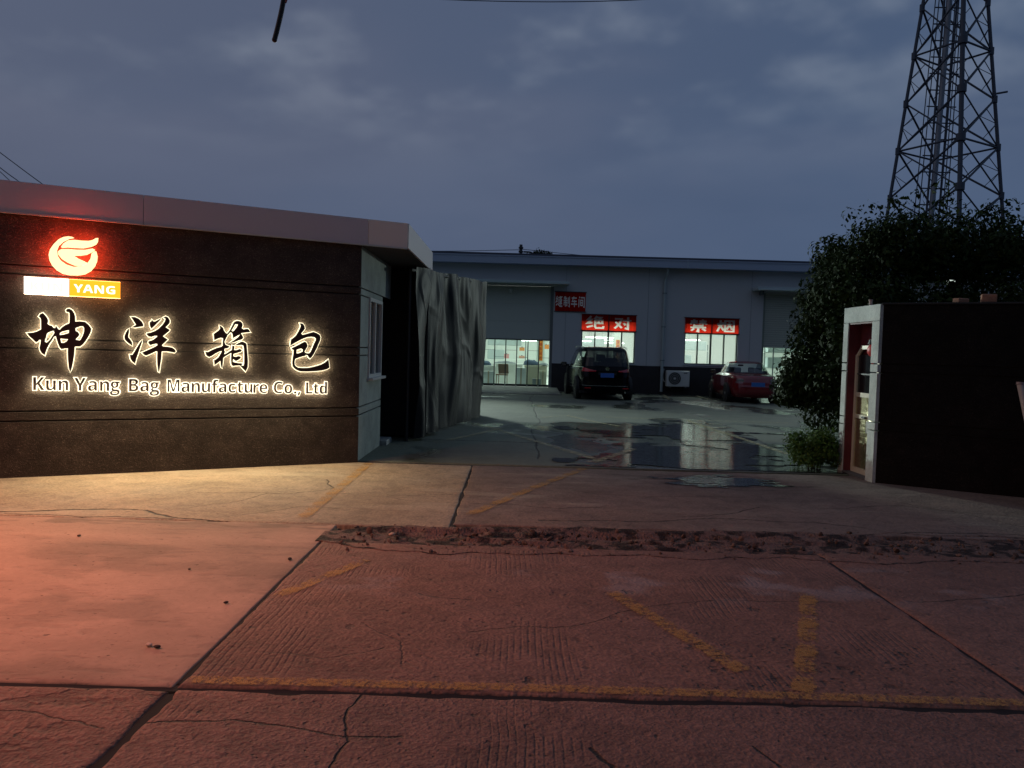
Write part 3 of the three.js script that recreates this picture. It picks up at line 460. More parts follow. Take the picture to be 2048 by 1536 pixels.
// inner dark passage behind the return wall, and the side wall running back into the yard
const darkGrey = paintWall(0.055, 0.055, 0.055, 0.9);  // dark grey wall tone, the same throughout
part('back_wall', [box(-0.85, -0.6, -0.06, 2.878, -2.62, -1.82), box(-0.85, -0.28, -0.06, 2.3, -1.84, -1.6), box(-0.6, -0.28, -0.06, 2.878, -2.85, -2.62), box(-0.55, -0.3, -0.06, 2.85, -11, -2.85), box(-6.2, -0.85, -0.06, 2.878, -3, -2.7), box(-6.2, -6.0, -0.06, 2.878, -2.7, 2.6)], darkGrey, house);
{   // flat roof: slab, soffit and folded aluminium fascia panels
  const roof = new THREE.Group(); roof.name = 'roof'; house.add(roof);
  const c = [0.602 * CT + 0.05 * ST, -0.602 * ST + 0.05 * CT], l = [-6.5 * CT + 0.05 * ST, 6.5 * ST + 0.05 * CT];   // front corners in house axes (x, z)
  const s = new THREE.Shape(); s.moveTo(l[0], -l[1]); s.lineTo(c[0] - 0.02, -c[1]); s.lineTo(c[0] - 0.02, 3.33); s.lineTo(-6.2, 3.33); s.closePath();
  part('roof_slab', new THREE.ExtrudeGeometry(s, { depth: 0.27, bevelEnabled: false }).rotateX(-Math.PI / 2).translate(0, 2.905, 0), std(0.05, 0.05, 0.055, 0.9), roof);
  part('soffit', new THREE.ExtrudeGeometry(s, { depth: 0.02, bevelEnabled: false }).rotateX(-Math.PI / 2).translate(0, 2.882, 0), std(0.05, 0.045, 0.045, 0.8), roof);
  const alu = new THREE.MeshPhysicalMaterial({ color: new THREE.Color().setRGB(0.6, 0.54, 0.55), roughness: 0.5, metalness: 0.25, bumpMap: grainBump, bumpScale: 0.0015 });
  const litEndAlu = new THREE.MeshPhysicalMaterial({ color: new THREE.Color().setRGB(0.85, 0.72, 0.62), roughness: 0.45, metalness: 0.1, bumpMap: grainBump, bumpScale: 0.002 });  // paler colour paints in the bright patch of light at the fascia end
  for (const [a, b, m] of [[-6.5, -2.6, alu], [-2.597, 0.06, alu], [0.063, 0.605, litEndAlu]]) {
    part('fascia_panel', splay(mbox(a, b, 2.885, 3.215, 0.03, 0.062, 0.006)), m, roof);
    part('drip_edge', splay(box(a, b, 2.868, 2.886, 0.034, 0.07)), std(0.7, 0.66, 0.6, 0.35, 0.5), roof);
  }
  part('fascia_panel', mbox(c[0] - 0.01, c[0] + 0.02, 2.885, 3.215, -3.33, c[1] - 0.012, 0.006), alu, roof);
}

// ------------------------------------------------------------------ illuminated sign on the wall
function area(p) { let a = 0; for (let i = 0, j = p.length - 1; i < p.length; j = i++) a += p[j][0] * p[i][1] - p[i][0] * p[j][1]; return a / 2; }
function grown(p, d) {            // the outline pushed outwards by d
  if (area(p) < 0) p = [...p].reverse(); const n = p.length, out = [];
  for (let i = 0; i < n; i++) {
    const a = p[(i + n - 1) % n], b = p[i], c = p[(i + 1) % n]; let e = [b[1] - a[1], a[0] - b[0]], f = [c[1] - b[1], b[0] - c[0]]; const le = Math.hypot(...e) || 1, lf = Math.hypot(...f) || 1; e = [e[0] / le, e[1] / le]; f = [f[0] / lf, f[1] / lf];
    let m = [e[0] + f[0], e[1] + f[1]]; const k = Math.max(0.55, (m[0] * m[0] + m[1] * m[1]) / 2); out.push([b[0] + (m[0] / k) * d, b[1] + (m[1] / k) * d]);
  }
  return out;
}
const toShape = (p) => { if (area(p) < 0) p = [...p].reverse(); const s = new THREE.Shape(); s.moveTo(...p[0]); for (const q of p.slice(1)) s.lineTo(...q); s.closePath(); return s; };
const solid = (shape, z0, z1, bevel = 0) => new THREE.ExtrudeGeometry(shape, { depth: z1 - z0 - bevel * 2, bevelEnabled: bevel > 0, bevelSize: bevel, bevelThickness: bevel, bevelOffset: -bevel, bevelSegments: 2, curveSegments: 6 }).translate(0, 0, z0 + bevel);
const letterFace = std(0.035, 0.022, 0.019, 0.5, 0.2), ledRim = glow(1, 0.9, 0.6, 1.7), ledText = glow(1, 0.9, 0.66, 1.7), ledBack = glow(1, 0.82, 0.5, 38), ledBackText = glow(1, 0.84, 0.56, 30);
function onWall(name, label, category, x, y, group) { const t = thing(name, label, category, [-2.021 + x * CT, y, -10.184 - x * ST], TH, group); return t; }
for (const [key, label] of [['kun', 'large dark brush character with a glowing outline, first on the left of the sign wall'], ['yang', 'large glowing brush character second from left, with three water drops at its left'], ['xiang', 'large glowing brush character third from left, densest strokes of the four'], ['bao', 'large glowing brush character nearest the wall corner, with a long hooked foot']]) {
  const S = STROKES[key], t = onWall('sign_character', label, 'sign character', S.at[0], S.at[1], 'backlit brush characters on the sign wall');
  const rim = [], face = [], back = [];
  S.strokes.forEach((st, i) => { const p = st.map(([a, b]) => [a / 1000, b / 1000]), e = i * 0.0007; back.push(solid(toShape(grown(p, -0.002)), 0.04 + e, 0.046 + e)); rim.push(solid(toShape(grown(p, 0.0125)), 0.0465 + e, 0.058 + e)); face.push(solid(toShape(grown(p, 0.0035)), 0.056 + e, 0.078 + e, 0.003)); });
  part('led_backlight', back, ledBack, t); part('acrylic_rim', rim, ledRim, t); part('letter_face', face, letterFace, t);
}
{
  const font = await new FontLoader().loadAsync('fonts/droid/droid_sans_bold.typeface.json'), text = 'KunYangBagManufactureCo.,Ltd';
  const X = [-3.699, -3.575, -3.456, -3.29, -3.164, -3.051, -2.938, -2.759, -2.633, -2.526, -2.349, -2.192, -2.087, -1.972, -1.85, -1.775, -1.665, -1.559, -1.481, -1.379, -1.299, -1.129, -0.997, -0.879, -0.828, -0.734, -0.628, -0.553];
  const words = ['Kun', 'Yang', 'Bag', 'Manufacture', 'Co.,', 'Ltd'], ord = ['first', 'second', 'third', 'fourth', 'fifth', 'sixth', 'seventh', 'eighth', 'ninth', 'tenth', 'last'];
  let at = 0;
  for (const w of words) for (let j = 0; j < w.length; j++, at++) {
    const ch = text[at], kind = ch === '.' ? 'full stop' : ch === ',' ? 'comma' : 'letter ' + ch;
    const t = onWall('sign_letter', `small backlit ${kind}, ${j === w.length - 1 ? 'last' : ord[j]} sign of the word ${w.replace('.,', '')} in the lower line`, 'sign letter', X[at], 0.966 - 0.0145 * (X[at] + 3.7), 'backlit letters of the lower line');
    const rim = [], face = [], back = [], d = 0.007;
    for (const s of font.generateShapes(ch, 0.148)) {
      const o = s.getPoints(6).map((p) => [p.x, p.y]), hs = s.holes.map((h) => h.getPoints(6).map((p) => [p.x, p.y])), clean = (p) => p.filter((q, i) => i === 0 || Math.hypot(q[0] - p[i - 1][0], q[1] - p[i - 1][1]) > 1e-4).filter((q, i, a) => i < a.length - 1 || Math.hypot(q[0] - a[0][0], q[1] - a[0][1]) > 1e-4);
      const a = toShape(grown(clean(o), d)), b = toShape(grown(clean(o), -0.0025));
      for (const h of hs) { const c = clean(h), inner = grown(c, -d * 0.6), wide = grown(c, 0.0015); if (Math.abs(area(inner)) > 1e-5) { const q = new THREE.Path(); q.setFromPoints([...inner].reverse().map((p) => new THREE.Vector2(...p))); a.holes.push(q); } const q2 = new THREE.Path(); q2.setFromPoints([...wide].reverse().map((p) => new THREE.Vector2(...p))); b.holes.push(q2); }
      back.push(solid(b, 0.03, 0.036)); rim.push(solid(a, 0.0365, 0.046)); face.push(solid(b, 0.045, 0.06, 0.0015));
    }
    if (ch === 'M') for (const g of [...rim, ...face, ...back]) g.scale(0.88, 1, 1);
    part('led_backlight', back, ledBackText, t); part('acrylic_rim', rim, ledText, t); part('letter_face', face, letterFace, t);
  }
}
{   // round emblem above, glowing pale yellow in front and red behind
  const S = STROKES.emblem, t = onWall('sign_emblem', 'round glowing leaf emblem high on the left of the sign wall, red glow behind it', 'emblem', S.at[0], S.at[1]);
  const ps = S.strokes.map((st) => st.map(([a, b]) => [a / 1000, b / 1000]));
  ps.forEach((p, i) => { const e = i * 0.0011; const m = part(i ? 'emblem_leaf' : 'emblem_ring', [solid(toShape(p), 0.157 + e, 0.175 + e, 0.004)], glow(1.45, 1.24, 0.58, 1), t); void m; part('emblem_return', [solid(toShape(grown(p, -0.004)), 0.145 + e, 0.158 + e)], std(0.05, 0.012, 0.01, 0.5), t); });
  part('red_backlight', ps.map((p, i) => solid(toShape(grown(p, -0.006)), 0.13 + i * 0.0013, 0.1455 + i * 0.0013)), glow(1, 0.05, 0.015, 52), t);
}
function drawTexture(w, h, f) { const c = document.createElement('canvas'); c.width = w; c.height = h; f(c.getContext('2d'), w, h); const t = new THREE.CanvasTexture(c); t.colorSpace = THREE.SRGBColorSpace; return t; }
{   // name panel below: a white light box and an orange one
  const t = onWall('light_box_sign', 'narrow light box under the emblem, white half and orange half with lettering', 'light box sign', -3.297, 2.012);
  const half = (x0, x1, ground, ink, word, k, glowMap) => {
    const map = drawTexture(512, 224, (g, w, h) => { g.fillStyle = ground; g.fillRect(0, 0, w, h); g.fillStyle = ink; g.font = 'bold 150px sans-serif'; g.textAlign = 'center'; g.textBaseline = 'middle'; g.save(); g.translate(w / 2, h / 2 + 6); g.scale(Math.min(1.25, 430 / g.measureText(word).width), 1); g.fillText(word, 0, 0); g.restore(); });
    const m = new THREE.MeshStandardMaterial({ color: 0x333333, roughness: 0.5, emissive: 0xffffff, emissiveMap: map, emissiveIntensity: k });
    part('panel_face', new THREE.PlaneGeometry(x1 - x0, 0.182).translate((x0 + x1) / 2, 0.093, 0.1125), m, t);
    part('panel_body', [box(x0, x1, 0, 0.186, 0.06, 0.11)], glowMap, t);
  };
  half(-0.463, -0.04, '#fffaf2', '#ffdcc2', 'KUN', 1.7, glow(1, 0.72, 0.5, 9));
  half(-0.036, 0.463, '#f59a1c', '#fff4dc', 'YANG', 2.0, glow(1, 0.42, 0.14, 9));
  part('divider', [box(-0.04, -0.036, 0, 0.186, 0.06, 0.116)], std(0.2, 0.15, 0.1, 0.5), t);
  areaLight('panel_glow', 0.92, 0.18, [1, 0.72, 0.42], 1.6, [0, 0.093, 0.13], [-2.021 - 3.297 * CT + 3 * ST, 2.1, -10.184 + 3.297 * ST + 3 * CT], t);
}
{   // light that the backlit lettering throws forward over the pavement
  areaLight('lettering_glow', 3.3, 0.5, [1, 0.8, 0.47], 21, [-2.021 - 2.1 * CT + 0.1 * ST, 1.1, -10.184 + 2.1 * ST + 0.1 * CT], [-2.021 - 2.1 * CT + 1.2 * ST, 0.2, -10.184 + 2.1 * ST + 1.2 * CT]);
}
// red shop-front lamp out of frame on the left, hung on a bracket: it washes the pavement and the fascia
{
  const t = thing('street_lamp', 'red shop lamp on a post left of the picture', 'street lamp', [-6.3, 0, -4.1]);
  part('post', [bar([0, -0.07, 0], [0, 4.75, 0], 0.06, 10), bar([0, 4.7, 0], [0.5, 4.75, 0], 0.035, 8)], std(0.2, 0.2, 0.2, 0.5, 0.6), t);
  part('lamp_head', [new RoundedBoxGeometry(0.75, 0.1, 0.55, 2, 0.03).translate(0.5, 4.66, 0)], std(0.25, 0.25, 0.25, 0.5, 0.5), t);
  part('lamp_lens', [box(0.2, 0.8, 4.598, 4.606, -0.2, 0.2)], glow(1, 0.36, 0.24, 6), t);
  const l = new THREE.SpotLight(new THREE.Color().setRGB(1, 0.31, 0.17), 160, 0, 0.92, 1, 2); l.name = 'lamp_light'; l.position.set(0.5, 4.55, 0); l.target.position.set(2.7, 0, -1.0); l.shadow.radius = 14; l.castShadow = true; t.add(l, l.target);
}

// ------------------------------------------------------------------ tarpaulin-covered folding gate, drawn back beside the gatehouse
{
  const t = thing('tarpaulin', 'tall dark grey tarpaulin hung in folds beside the gatehouse', 'tarpaulin', [-1.6, 0, -12.65], 0);
  const L = Math.hypot(0.98, 4.85), ux = 0.98 / L, uz = -4.85 / L, px = -uz, pz = ux, P = [], U = [], I = [], ns = 280, nh = 110;   // s along, h up, p outwards (to the right)
  for (let j = 0; j <= nh; j++) for (let i = 0; i <= ns; i++) {
    const u = i / ns, v = j / nh, s = u * L, top = 2.88 + 0.2 * u + 0.012 * Math.sin(u * 19) - 0.03 * Math.abs(Math.sin(u * 6.3)), y = 0.03 + 0.05 * fbm(s * 2, 3, 3) + v * (top - 0.05);
    const sw = s + 0.22 * (fbm(s * 0.7, y * 0.7 + 3, 2) - 0.5) * 2, f1 = Math.sin(sw * 6.2 + 0.7 * Math.sin(y * 1.0 + sw)), f2 = fbm(sw * 2.2 + 10, y * 0.32 + sw * 0.25, 3) - 0.5, cr = Math.abs(fbm(s * 1.1 + y * 0.6, y * 0.45 - s * 0.5 + 8, 2) - 0.5);
    const depth = 0.07 * f1 * (0.55 + 0.45 * Math.abs(v - 0.5)) + 0.22 * f2 + 0.2 * Math.max(0, 0.06 - cr) + 0.02 * Math.sin(y * 2.1 + s * 2.4);
    const k = mix(1, 0.6, sstep(0.85, 1, v)); P.push(ux * s + px * depth * k, y, uz * s + pz * depth * k); U.push(s, y);
  }
  for (let j = 0; j < nh; j++) for (let i = 0; i < ns; i++) { const a = j * (ns + 1) + i; I.push(a, a + 1, a + ns + 1, a + 1, a + ns + 2, a + ns + 1); }
  const g = new THREE.BufferGeometry(); g.setAttribute('position', new THREE.Float32BufferAttribute(P, 3)); g.setAttribute('uv', new THREE.Float32BufferAttribute(U, 2)); g.setIndex(I); g.computeVertexNormals();
  part('cover', g, new THREE.MeshPhysicalMaterial({ color: new THREE.Color().setRGB(0.012, 0.0125, 0.013), roughness: 0.5, specularIntensity: 0.6, side: THREE.DoubleSide, bumpMap: grainBump, bumpScale: 0.004 }), t);
  part('rail', [bar([-0.08, 2.8, 0.2], [0.86, 3.02, -4.6], 0.03, 8)], std(0.05, 0.05, 0.05, 0.5, 0.6), t);
  for (const k of [0, 0.33, 0.66, 1]) part('post', [bar([0.86 * k - 0.12, 0, -4.6 * k], [0.86 * k - 0.12, 2.82 + 0.2 * k, -4.6 * k], 0.03, 8)], std(0.05, 0.05, 0.05, 0.5, 0.6), t);
}

{   // black slats added to keep the gap between tarpaulin and side wall dark
  const t = thing('added_gap_slats', 'added black slats that darken the gap between gatehouse and tarpaulin', 'gate', [-1.95, 0, -13.2]), m = std(0.012, 0.012, 0.013, 0.7);
  for (let k = 0; k < 9; k++) part('added_slat', [new RoundedBoxGeometry(0.86, 2.84, 0.05, 1, 0.01).translate(k % 2 * 0.05, 1.45, -k * 0.1)], m, t);
  part('added_roller', [new THREE.CylinderGeometry(0.05, 0.05, 0.04, 12).rotateX(Math.PI / 2).translate(-0.3, 0.05, 0.02)], m, t);
}

// ------------------------------------------------------------------ right wing wall with the side door
{
  const wall = thing('wing_wall', 'black stone clad wall at the right with a pale end and a recessed doorway', 'wall', [4.636, 0, -9.7]);
  const black = new THREE.MeshPhysicalMaterial({ color: new THREE.Color().setRGB(0.24, 0.24, 0.25), map: stoneTex, bumpMap: stoneBump, bumpScale: 0.004, roughness: 0.75, specularIntensity: 0.25 });
  const front = new THREE.Group(); front.name = 'front_wall'; front.rotation.y = -Math.PI / 6; wall.add(front);
  part('wall_core', [box(0.02, 4, -0.06, 2.25, -0.3, -0.02)], backing, front);
  for (const [y0, y1] of [[-0.06, 0.655], [0.668, 0.762], [0.775, 1.388], [1.402, 1.5], [1.514, 2.25]]) part('cladding_panel', mbox(0.004, 4, y0, y1, -0.021, 0, 0.004), black, front);
  part('coping', [new RoundedBoxGeometry(4.02, 0.025, 0.34, 1, 0.006).translate(2.0, 2.264, -0.15)], std(0.02, 0.02, 0.02, 0.8), front);
  const pale = paintWall(0.52, 0.57, 0.53, 0.7), red = paintWall(0.13, 0.014, 0.022, 0.6);
  const end = new THREE.Group(); end.name = 'end_wall'; wall.add(end);
  const C = [[-0.06, 0.655], [0.668, 0.762], [0.775, 1.388], [1.402, 1.5], [1.514, 2.05]];
  for (const [y0, y1] of C) { part('plaster_panel', mbox(-0.036, 0.16, y0, y1, -0.2, 0.0, 0.004), pale, end); part('plaster_panel', mbox(-0.036, 0.16, y0, y1, -1.05, -0.9, 0.004), pale, end); }
  part('lintel', mbox(-0.036, 0.16, 2.053, 2.262, -1.05, 0.0, 0.004), pale, end);
  part('door_reveal', [mbox(-0.02, 0.3, -0.06, 2.05, -0.925, -0.897), mbox(-0.02, 0.3, 2.03, 2.056, -0.9, -0.19), mbox(0.162, 0.3, -0.06, 2.05, -0.2, -0.16), mbox(0.15, 0.3, 1.6, 2.03, -0.897, -0.2)], red, end);
  part('backing_block', [box(0.3, 1.4, -0.06, 2.25, -1.05, -0.5)], backing, end);
  part('threshold', [box(-0.036, 0.3, -0.06, 0.02, -0.897, -0.2)], std(0.1, 0.1, 0.1, 0.8), end);
  // security door: cream metal frame with bevelled upper corners, dark glazed upper half, pressed gilt panels below
  const door = new THREE.Group(); door.name = 'door'; wall.add(door); door.position.set(0.1, 0.02, -0.55);
  const cream = std(0.62, 0.55, 0.42, 0.4, 0.1), Z = 0.345;
  part('door_frame', [box(-0.02, 0.03, 0, 1.6, Z - 0.055, Z), box(-0.02, 0.03, 0, 1.6, -Z, -Z + 0.055), box(-0.02, 0.03, 0, 0.07, -Z + 0.055, Z - 0.055), box(-0.018, 0.028, 1.03, 1.09, -Z + 0.055, Z - 0.055), box(-0.018, 0.028, 0.74, 0.79, -Z + 0.055, Z - 0.055),
    bar([0.005, 1.59, -Z + 0.028], [0.005, 1.7, -Z + 0.16], 0.028, 6), bar([0.005, 1.59, Z - 0.028], [0.005, 1.7, Z - 0.16], 0.028, 6), box(-0.02, 0.03, 1.676, 1.725, -Z + 0.15, Z - 0.15)], cream, door);
  part('door_glass', [box(0.003, 0.009, 1.09, 1.6, -Z + 0.055, Z - 0.055)], std(0.012, 0.012, 0.014, 0.08), door);
  part('glazing_bar', [box(-0.012, 0.003, 1.33, 1.35, -Z + 0.055, Z - 0.055)], std(0.05, 0.05, 0.05, 0.5), door);
  const gilt = new THREE.MeshPhysicalMaterial({ color: new THREE.Color().setRGB(0.62, 0.56, 0.34), metalness: 0.85, roughness: 0.22, bumpMap: toByteTexture(256, 256, (x, y, c) => { const a = Math.sin(x / 256 * Math.PI * 4), b = Math.sin(y / 256 * Math.PI * 6 + a); c[0] = c[1] = c[2] = 0.5 + 0.3 * a * b + 0.2 * (tnoise(x / 16, y / 16, 16, 3) - 0.5); }, false), bumpScale: 0.03 });
  part('upper_panel', mbox(-0.006, 0.012, 0.79, 1.03, -Z + 0.06, Z - 0.06), gilt, door);
  part('lower_panel', mbox(-0.006, 0.012, 0.075, 0.735, -Z + 0.06, Z - 0.06), gilt, door);
  part('lock_plate', [new RoundedBoxGeometry(0.02, 0.16, 0.13, 1, 0.006).translate(-0.016, 0.64, 0.13)], std(0.5, 0.5, 0.46, 0.3, 0.3), door);
  part('handle', [new RoundedBoxGeometry(0.03, 0.03, 0.11, 1, 0.01).translate(-0.035, 0.765, 0.02)], std(0.05, 0.05, 0.05, 0.4), door);
  const lantern = thing('door_lantern', 'red paper ornament with a black top hung in the side doorway', 'lantern', [4.69, 1.75, -10.03]);
  part('ornament_body', [new THREE.SphereGeometry(0.1, 14, 10).scale(0.7, 0.9, 1).translate(0, -0.07, 0)], std(0.62, 0.02, 0.02, 0.5), lantern);
  part('ornament_cap', [new THREE.CylinderGeometry(0.05, 0.07, 0.06, 10).translate(0, 0.04, 0)], std(0.02, 0.02, 0.02, 0.5), lantern);
  part('tassel', [new THREE.CylinderGeometry(0.012, 0.02, 0.16, 8).translate(0, -0.24, 0)], std(0.5, 0.03, 0.02, 0.7), lantern);
  part('cord', [bar([0, 0.06, 0], [0, 0.28, 0], 0.006)], std(0.4, 0.04, 0.03, 0.7), lantern);
  const brickM = paintWall(0.34, 0.17, 0.11, 0.9);
  for (const [x, z, r, l] of [[5.42, -9.38, 0.3, 'broken brick lying on top of the black wall, left of a pair'], [5.66, -9.22, -0.4, 'broken brick on top of the black wall, right of a pair, standing taller']]) {
    const b = thing('brick', l, 'brick', [x, 2.277, z], r, 'loose bricks on the wall'); part('brick_body', [new RoundedBoxGeometry(0.16, x > 5.5 ? 0.1 : 0.055, 0.1, 1, 0.012).translate(0, x > 5.5 ? 0.05 : 0.0275, 0)], brickM, b);
  }
  const stub = thing('pipe_stub', 'short pale pipe end sticking up over the side doorway', 'pipe', [4.66, 2.262, -10.1]); part('pipe_end', [bar([0, 0, 0], [0, 0.07, 0], 0.022, 8)], std(0.5, 0.38, 0.32, 0.6), stub); part('pipe_cap', [new THREE.CylinderGeometry(0.027, 0.027, 0.015, 8).translate(0, 0.075, 0)], std(0.4, 0.3, 0.26, 0.6), stub);
  // banner stand leaning in from the right edge
  const ban = thing('banner_stand', 'leaning banner with a pale tube frame at the right edge, before the black wall', 'banner', [5.7, 0, -8.25], 0);
  part('tube_frame', [bar([-0.17, 1.33, -0.12], [0.1, 0, 0], 0.032, 10), bar([-0.17, 1.33, -0.12], [0.6, 1.3, -0.1], 0.02, 8)], std(0.6, 0.52, 0.48, 0.35), ban);
  part('tube_cap', [new THREE.CylinderGeometry(0.037, 0.037, 0.03, 12).translate(-0.172, 1.345, -0.122)], std(0.35, 0.25, 0.24, 0.5), ban);
  const cloth = new THREE.PlaneGeometry(0.62, 1.2, 6, 8); cloth.rotateX(-0.09).translate(0.24, 0.66, -0.07);
  part('banner_cloth', cloth, new THREE.MeshStandardMaterial({ roughness: 0.8, side: THREE.DoubleSide, map: drawTexture(64, 128, (g) => { const s = g.createLinearGradient(0, 0, 0, 128); s.addColorStop(0, '#16264f'); s.addColorStop(0.45, '#1d2c58'); s.addColorStop(0.52, '#a8481c'); s.addColorStop(0.75, '#b98a52'); s.addColorStop(1, '#2d3a36'); g.fillStyle = s; g.fillRect(0, 0, 64, 128); }) }), ban);
}

// ------------------------------------------------------------------ workshop building across the yard
const ZF = -30;                                    // its front face
const shed = thing('workshop_building', 'long low grey workshop across the yard with lit doors and windows', 'building', [0, 0, ZF]);
const smooth = (r, g, b, rough) => new THREE.MeshStandardMaterial({ color: new THREE.Color().setRGB(r, g, b), roughness: rough, bumpMap: grainBump, bumpScale: 0.0012 });
const shedPaint = smooth(0.45, 0.48, 0.49, 0.7), darkBase = paintWall(0.022, 0.02, 0.022, 0.8), inside1 = smooth(0.74, 0.76, 0.73, 0.8);
{
  const s = new THREE.Shape(); s.moveTo(-14, 1.09); s.lineTo(-4.2, 1.09); s.lineTo(-4.2, 4.07); s.lineTo(1.53, 4.07); s.lineTo(1.53, 1.09); s.lineTo(9.68, 1.09); s.lineTo(9.68, 4.04); s.lineTo(13.6, 4.04); s.lineTo(13.6, 1.09); s.lineTo(26, 1.09); s.lineTo(26, 4.9); s.lineTo(-14, 4.9); s.closePath();
  for (const [a, b, c, d] of [[2.66, 4.75, 1.16, 2.76], [6.68, 8.74, 1.2, 2.75]]) { const h = new THREE.Path(); h.moveTo(a, c); h.lineTo(a, d); h.lineTo(b, d); h.lineTo(b, c); h.closePath(); s.holes.push(h); }
  const g = new THREE.ExtrudeGeometry(s, { depth: 0.24, bevelEnabled: false }).translate(0, 0, -0.24);
  part('wall', g, shedPaint, shed);
  for (const [a, b] of [[-14, -4.2], [1.53, 9.68], [13.6, 26]]) part('dark_base', mbox(a, b, -0.06, 1.087, -0.24, 0.012), darkBase, shed);
  for (const x of [2.0, 5.2, 9.2, 14.2, 18, 22]) part('panel_joint', box(x, x + 0.012, 1.09, 4.86, 0, 0.006), std(0.2, 0.23, 0.26, 0.6), shed);
  // inner shell
  part('inner_walls', [mbox(-14, 26, 0, 4.9, -14.2, -14), mbox(-14.2, -14, -0.06, 4.9, -14, 0), mbox(26, 26.2, -0.06, 4.9, -14, 0), mbox(-13.9, 1.4, 0.0, 0.14, -14, -0.24), mbox(9.7, 26, 0.0, 0.06, -14, -0.24), mbox(1.4, 9.7, 0.0, 0.1, -14, -0.24), mbox(-14, 26, 4.6, 4.68, -14, -0.24)], inside1, shed);
  part('roof', [box(-14.3, 26.3, 5.15, 5.25, -7.4, 0.5), box(-14.3, 26.3, 5.0, 5.15, -14.4, 0.2)], std(0.06, 0.07, 0.1, 0.5, 0.3), shed);
  const ridge = new THREE.BufferGeometry(); void ridge;
  part('eaves_gutter', [mbox(-14.3, 26.3, 4.86, 5.16, 0.02, 0.52), mbox(-14.3, 26.3, 5.13, 5.17, 0.5, 0.55)], new THREE.MeshPhysicalMaterial({ color: new THREE.Color().setRGB(0.36, 0.43, 0.54), roughness: 0.4, metalness: 0.35 }), shed);
  part('roof_sheet', mbox(-14.3, 26.3, 5.19, 5.255, -7.4, 0.48), std(0.1, 0.13, 0.2, 0.45, 0.4), shed);
  const pipe = part('downpipe', [tube([[5.86, 4.9, 0.3], [5.86, 4.72, 0.28], [5.83, 4.5, 0.1], [5.82, 4.3, 0.09], [5.81, 0.1, 0.09]], 0.055, 60, 8)], std(0.35, 0.42, 0.42, 0.5), shed);
  for (const y of [1.3, 2.6, 3.9]) part('pipe_clamp', box(5.74, 5.89, y, y + 0.04, 0.012, 0.15), std(0.2, 0.24, 0.25, 0.5, 0.4), pipe);
  part('gutter_joint', box(6.55, 6.6, 4.84, 5.18, 0, 0.545), std(0.4, 0.48, 0.55, 0.4, 0.4), shed);
  // wide doorway on the left: shutter partly down, canopy, bulkhead lamp, glazed folding doors
  part('shutter_backing', box(-4.2, 1.42, 2.0, 4.06, -0.16, -0.135), std(0.1, 0.1, 0.1, 0.8), shed);
  for (const [y0, y1] of [[1.998, 2.68], [2.683, 3.37], [3.373, 4.06]]) part('shutter_panel', mbox(-4.2, 1.42, y0, y1, -0.13, -0.1, 0.004), smooth(0.44, 0.49, 0.44, 0.6), shed);
  part('shutter_bottom_bar', box(-4.2, 1.53, 1.95, 2.0, -0.13, -0.07), std(0.04, 0.04, 0.04, 0.5), shed);
  part('door_jamb', [box(1.42, 1.53, 0.0, 4.07, -0.22, -0.03)], std(0.14, 0.16, 0.16, 0.6), shed);
  part('canopy', [box(-4.6, 2.06, 4.11, 4.21, 0.01, 0.75)], paintWall(0.4, 0.5, 0.5, 0.6), shed);
  part('canopy', [box(9.22, 14.2, 4.1, 4.22, 0.01, 0.75)], paintWall(0.4, 0.5, 0.52, 0.6), shed);
  part('bulkhead_lamp', [new THREE.SphereGeometry(0.1, 12, 8).scale(0.8, 1.2, 0.8).translate(-0.15, 3.86, 0.02)], std(0.5, 0.55, 0.5, 0.3), shed);
  const fold = new THREE.Group(); fold.name = 'folding_door'; shed.add(fold);
  const postM = std(0.05, 0.075, 0.065, 0.45, 0.4), footM = std(0.3, 0.36, 0.32, 0.5, 0.3), glass = new THREE.MeshPhysicalMaterial({ color: 0xf4fffa, transmission: 1, thickness: 0, roughness: 0.0, ior: 1.3 });
  for (let k = 0; k <= 13; k++) {
    const x = 1.45 - k * 0.433; part('post', box(x - 0.02, x + 0.02, 0.15, 1.98, -0.19, -0.15), postM, fold); part('post_foot', box(x - 0.026, x + 0.026, 0.1, 0.21, -0.2, -0.14), footM, fold);
    if (k) { part('kick_rail', box(x + 0.02, x + 0.413, 0.15, 0.235, -0.185, -0.155), std(0.015, 0.025, 0.02, 0.5), fold); part('pane', box(x + 0.02, x + 0.413, 0.235, 1.98, -0.172, -0.168), glass, fold); part('glazing_bar', box(x + 0.02, x + 0.413, k % 2 ? 1.28 : 1.55, k % 2 ? 1.292 : 1.562, -0.18, -0.16), postM, fold); }
  }
  // right doorway, shutter of narrow slats
  part('slatted_shutter', (() => { const g = []; for (let y = 1.93; y < 4.03; y += 0.085) g.push(new RoundedBoxGeometry(3.9, 0.078, 0.03, 1, 0.012).translate(11.64, y + 0.04, -0.1)); return g; })(), smooth(0.42, 0.46, 0.4, 0.5), shed);
  part('shutter_backing', box(9.7, 13.58, 1.93, 4.03, -0.14, -0.12), std(0.1, 0.11, 0.1, 0.7), shed);
  part('door_jamb', [box(9.68, 9.76, 0.0, 4.04, -0.22, -0.03)], std(0.2, 0.24, 0.2, 0.6), shed);
  part('canopy_bracket', [box(9.5, 9.56, 3.95, 4.1, 0, 0.4)], std(0.1, 0.12, 0.12, 0.6), shed);
  const fold2 = new THREE.Group(); fold2.name = 'folding_door'; shed.add(fold2);
  for (let k = 0; k < 8; k++) { const x = 10.2 + k * 0.48; part('post', box(x - 0.02, x + 0.02, 0.06, 1.93, -0.19, -0.15), std(0.2, 0.25, 0.25, 0.4, 0.3), fold2); part('pane', box(x - 0.46, x - 0.02, 0.06, 1.93, -0.172, -0.168), glass, fold2); }
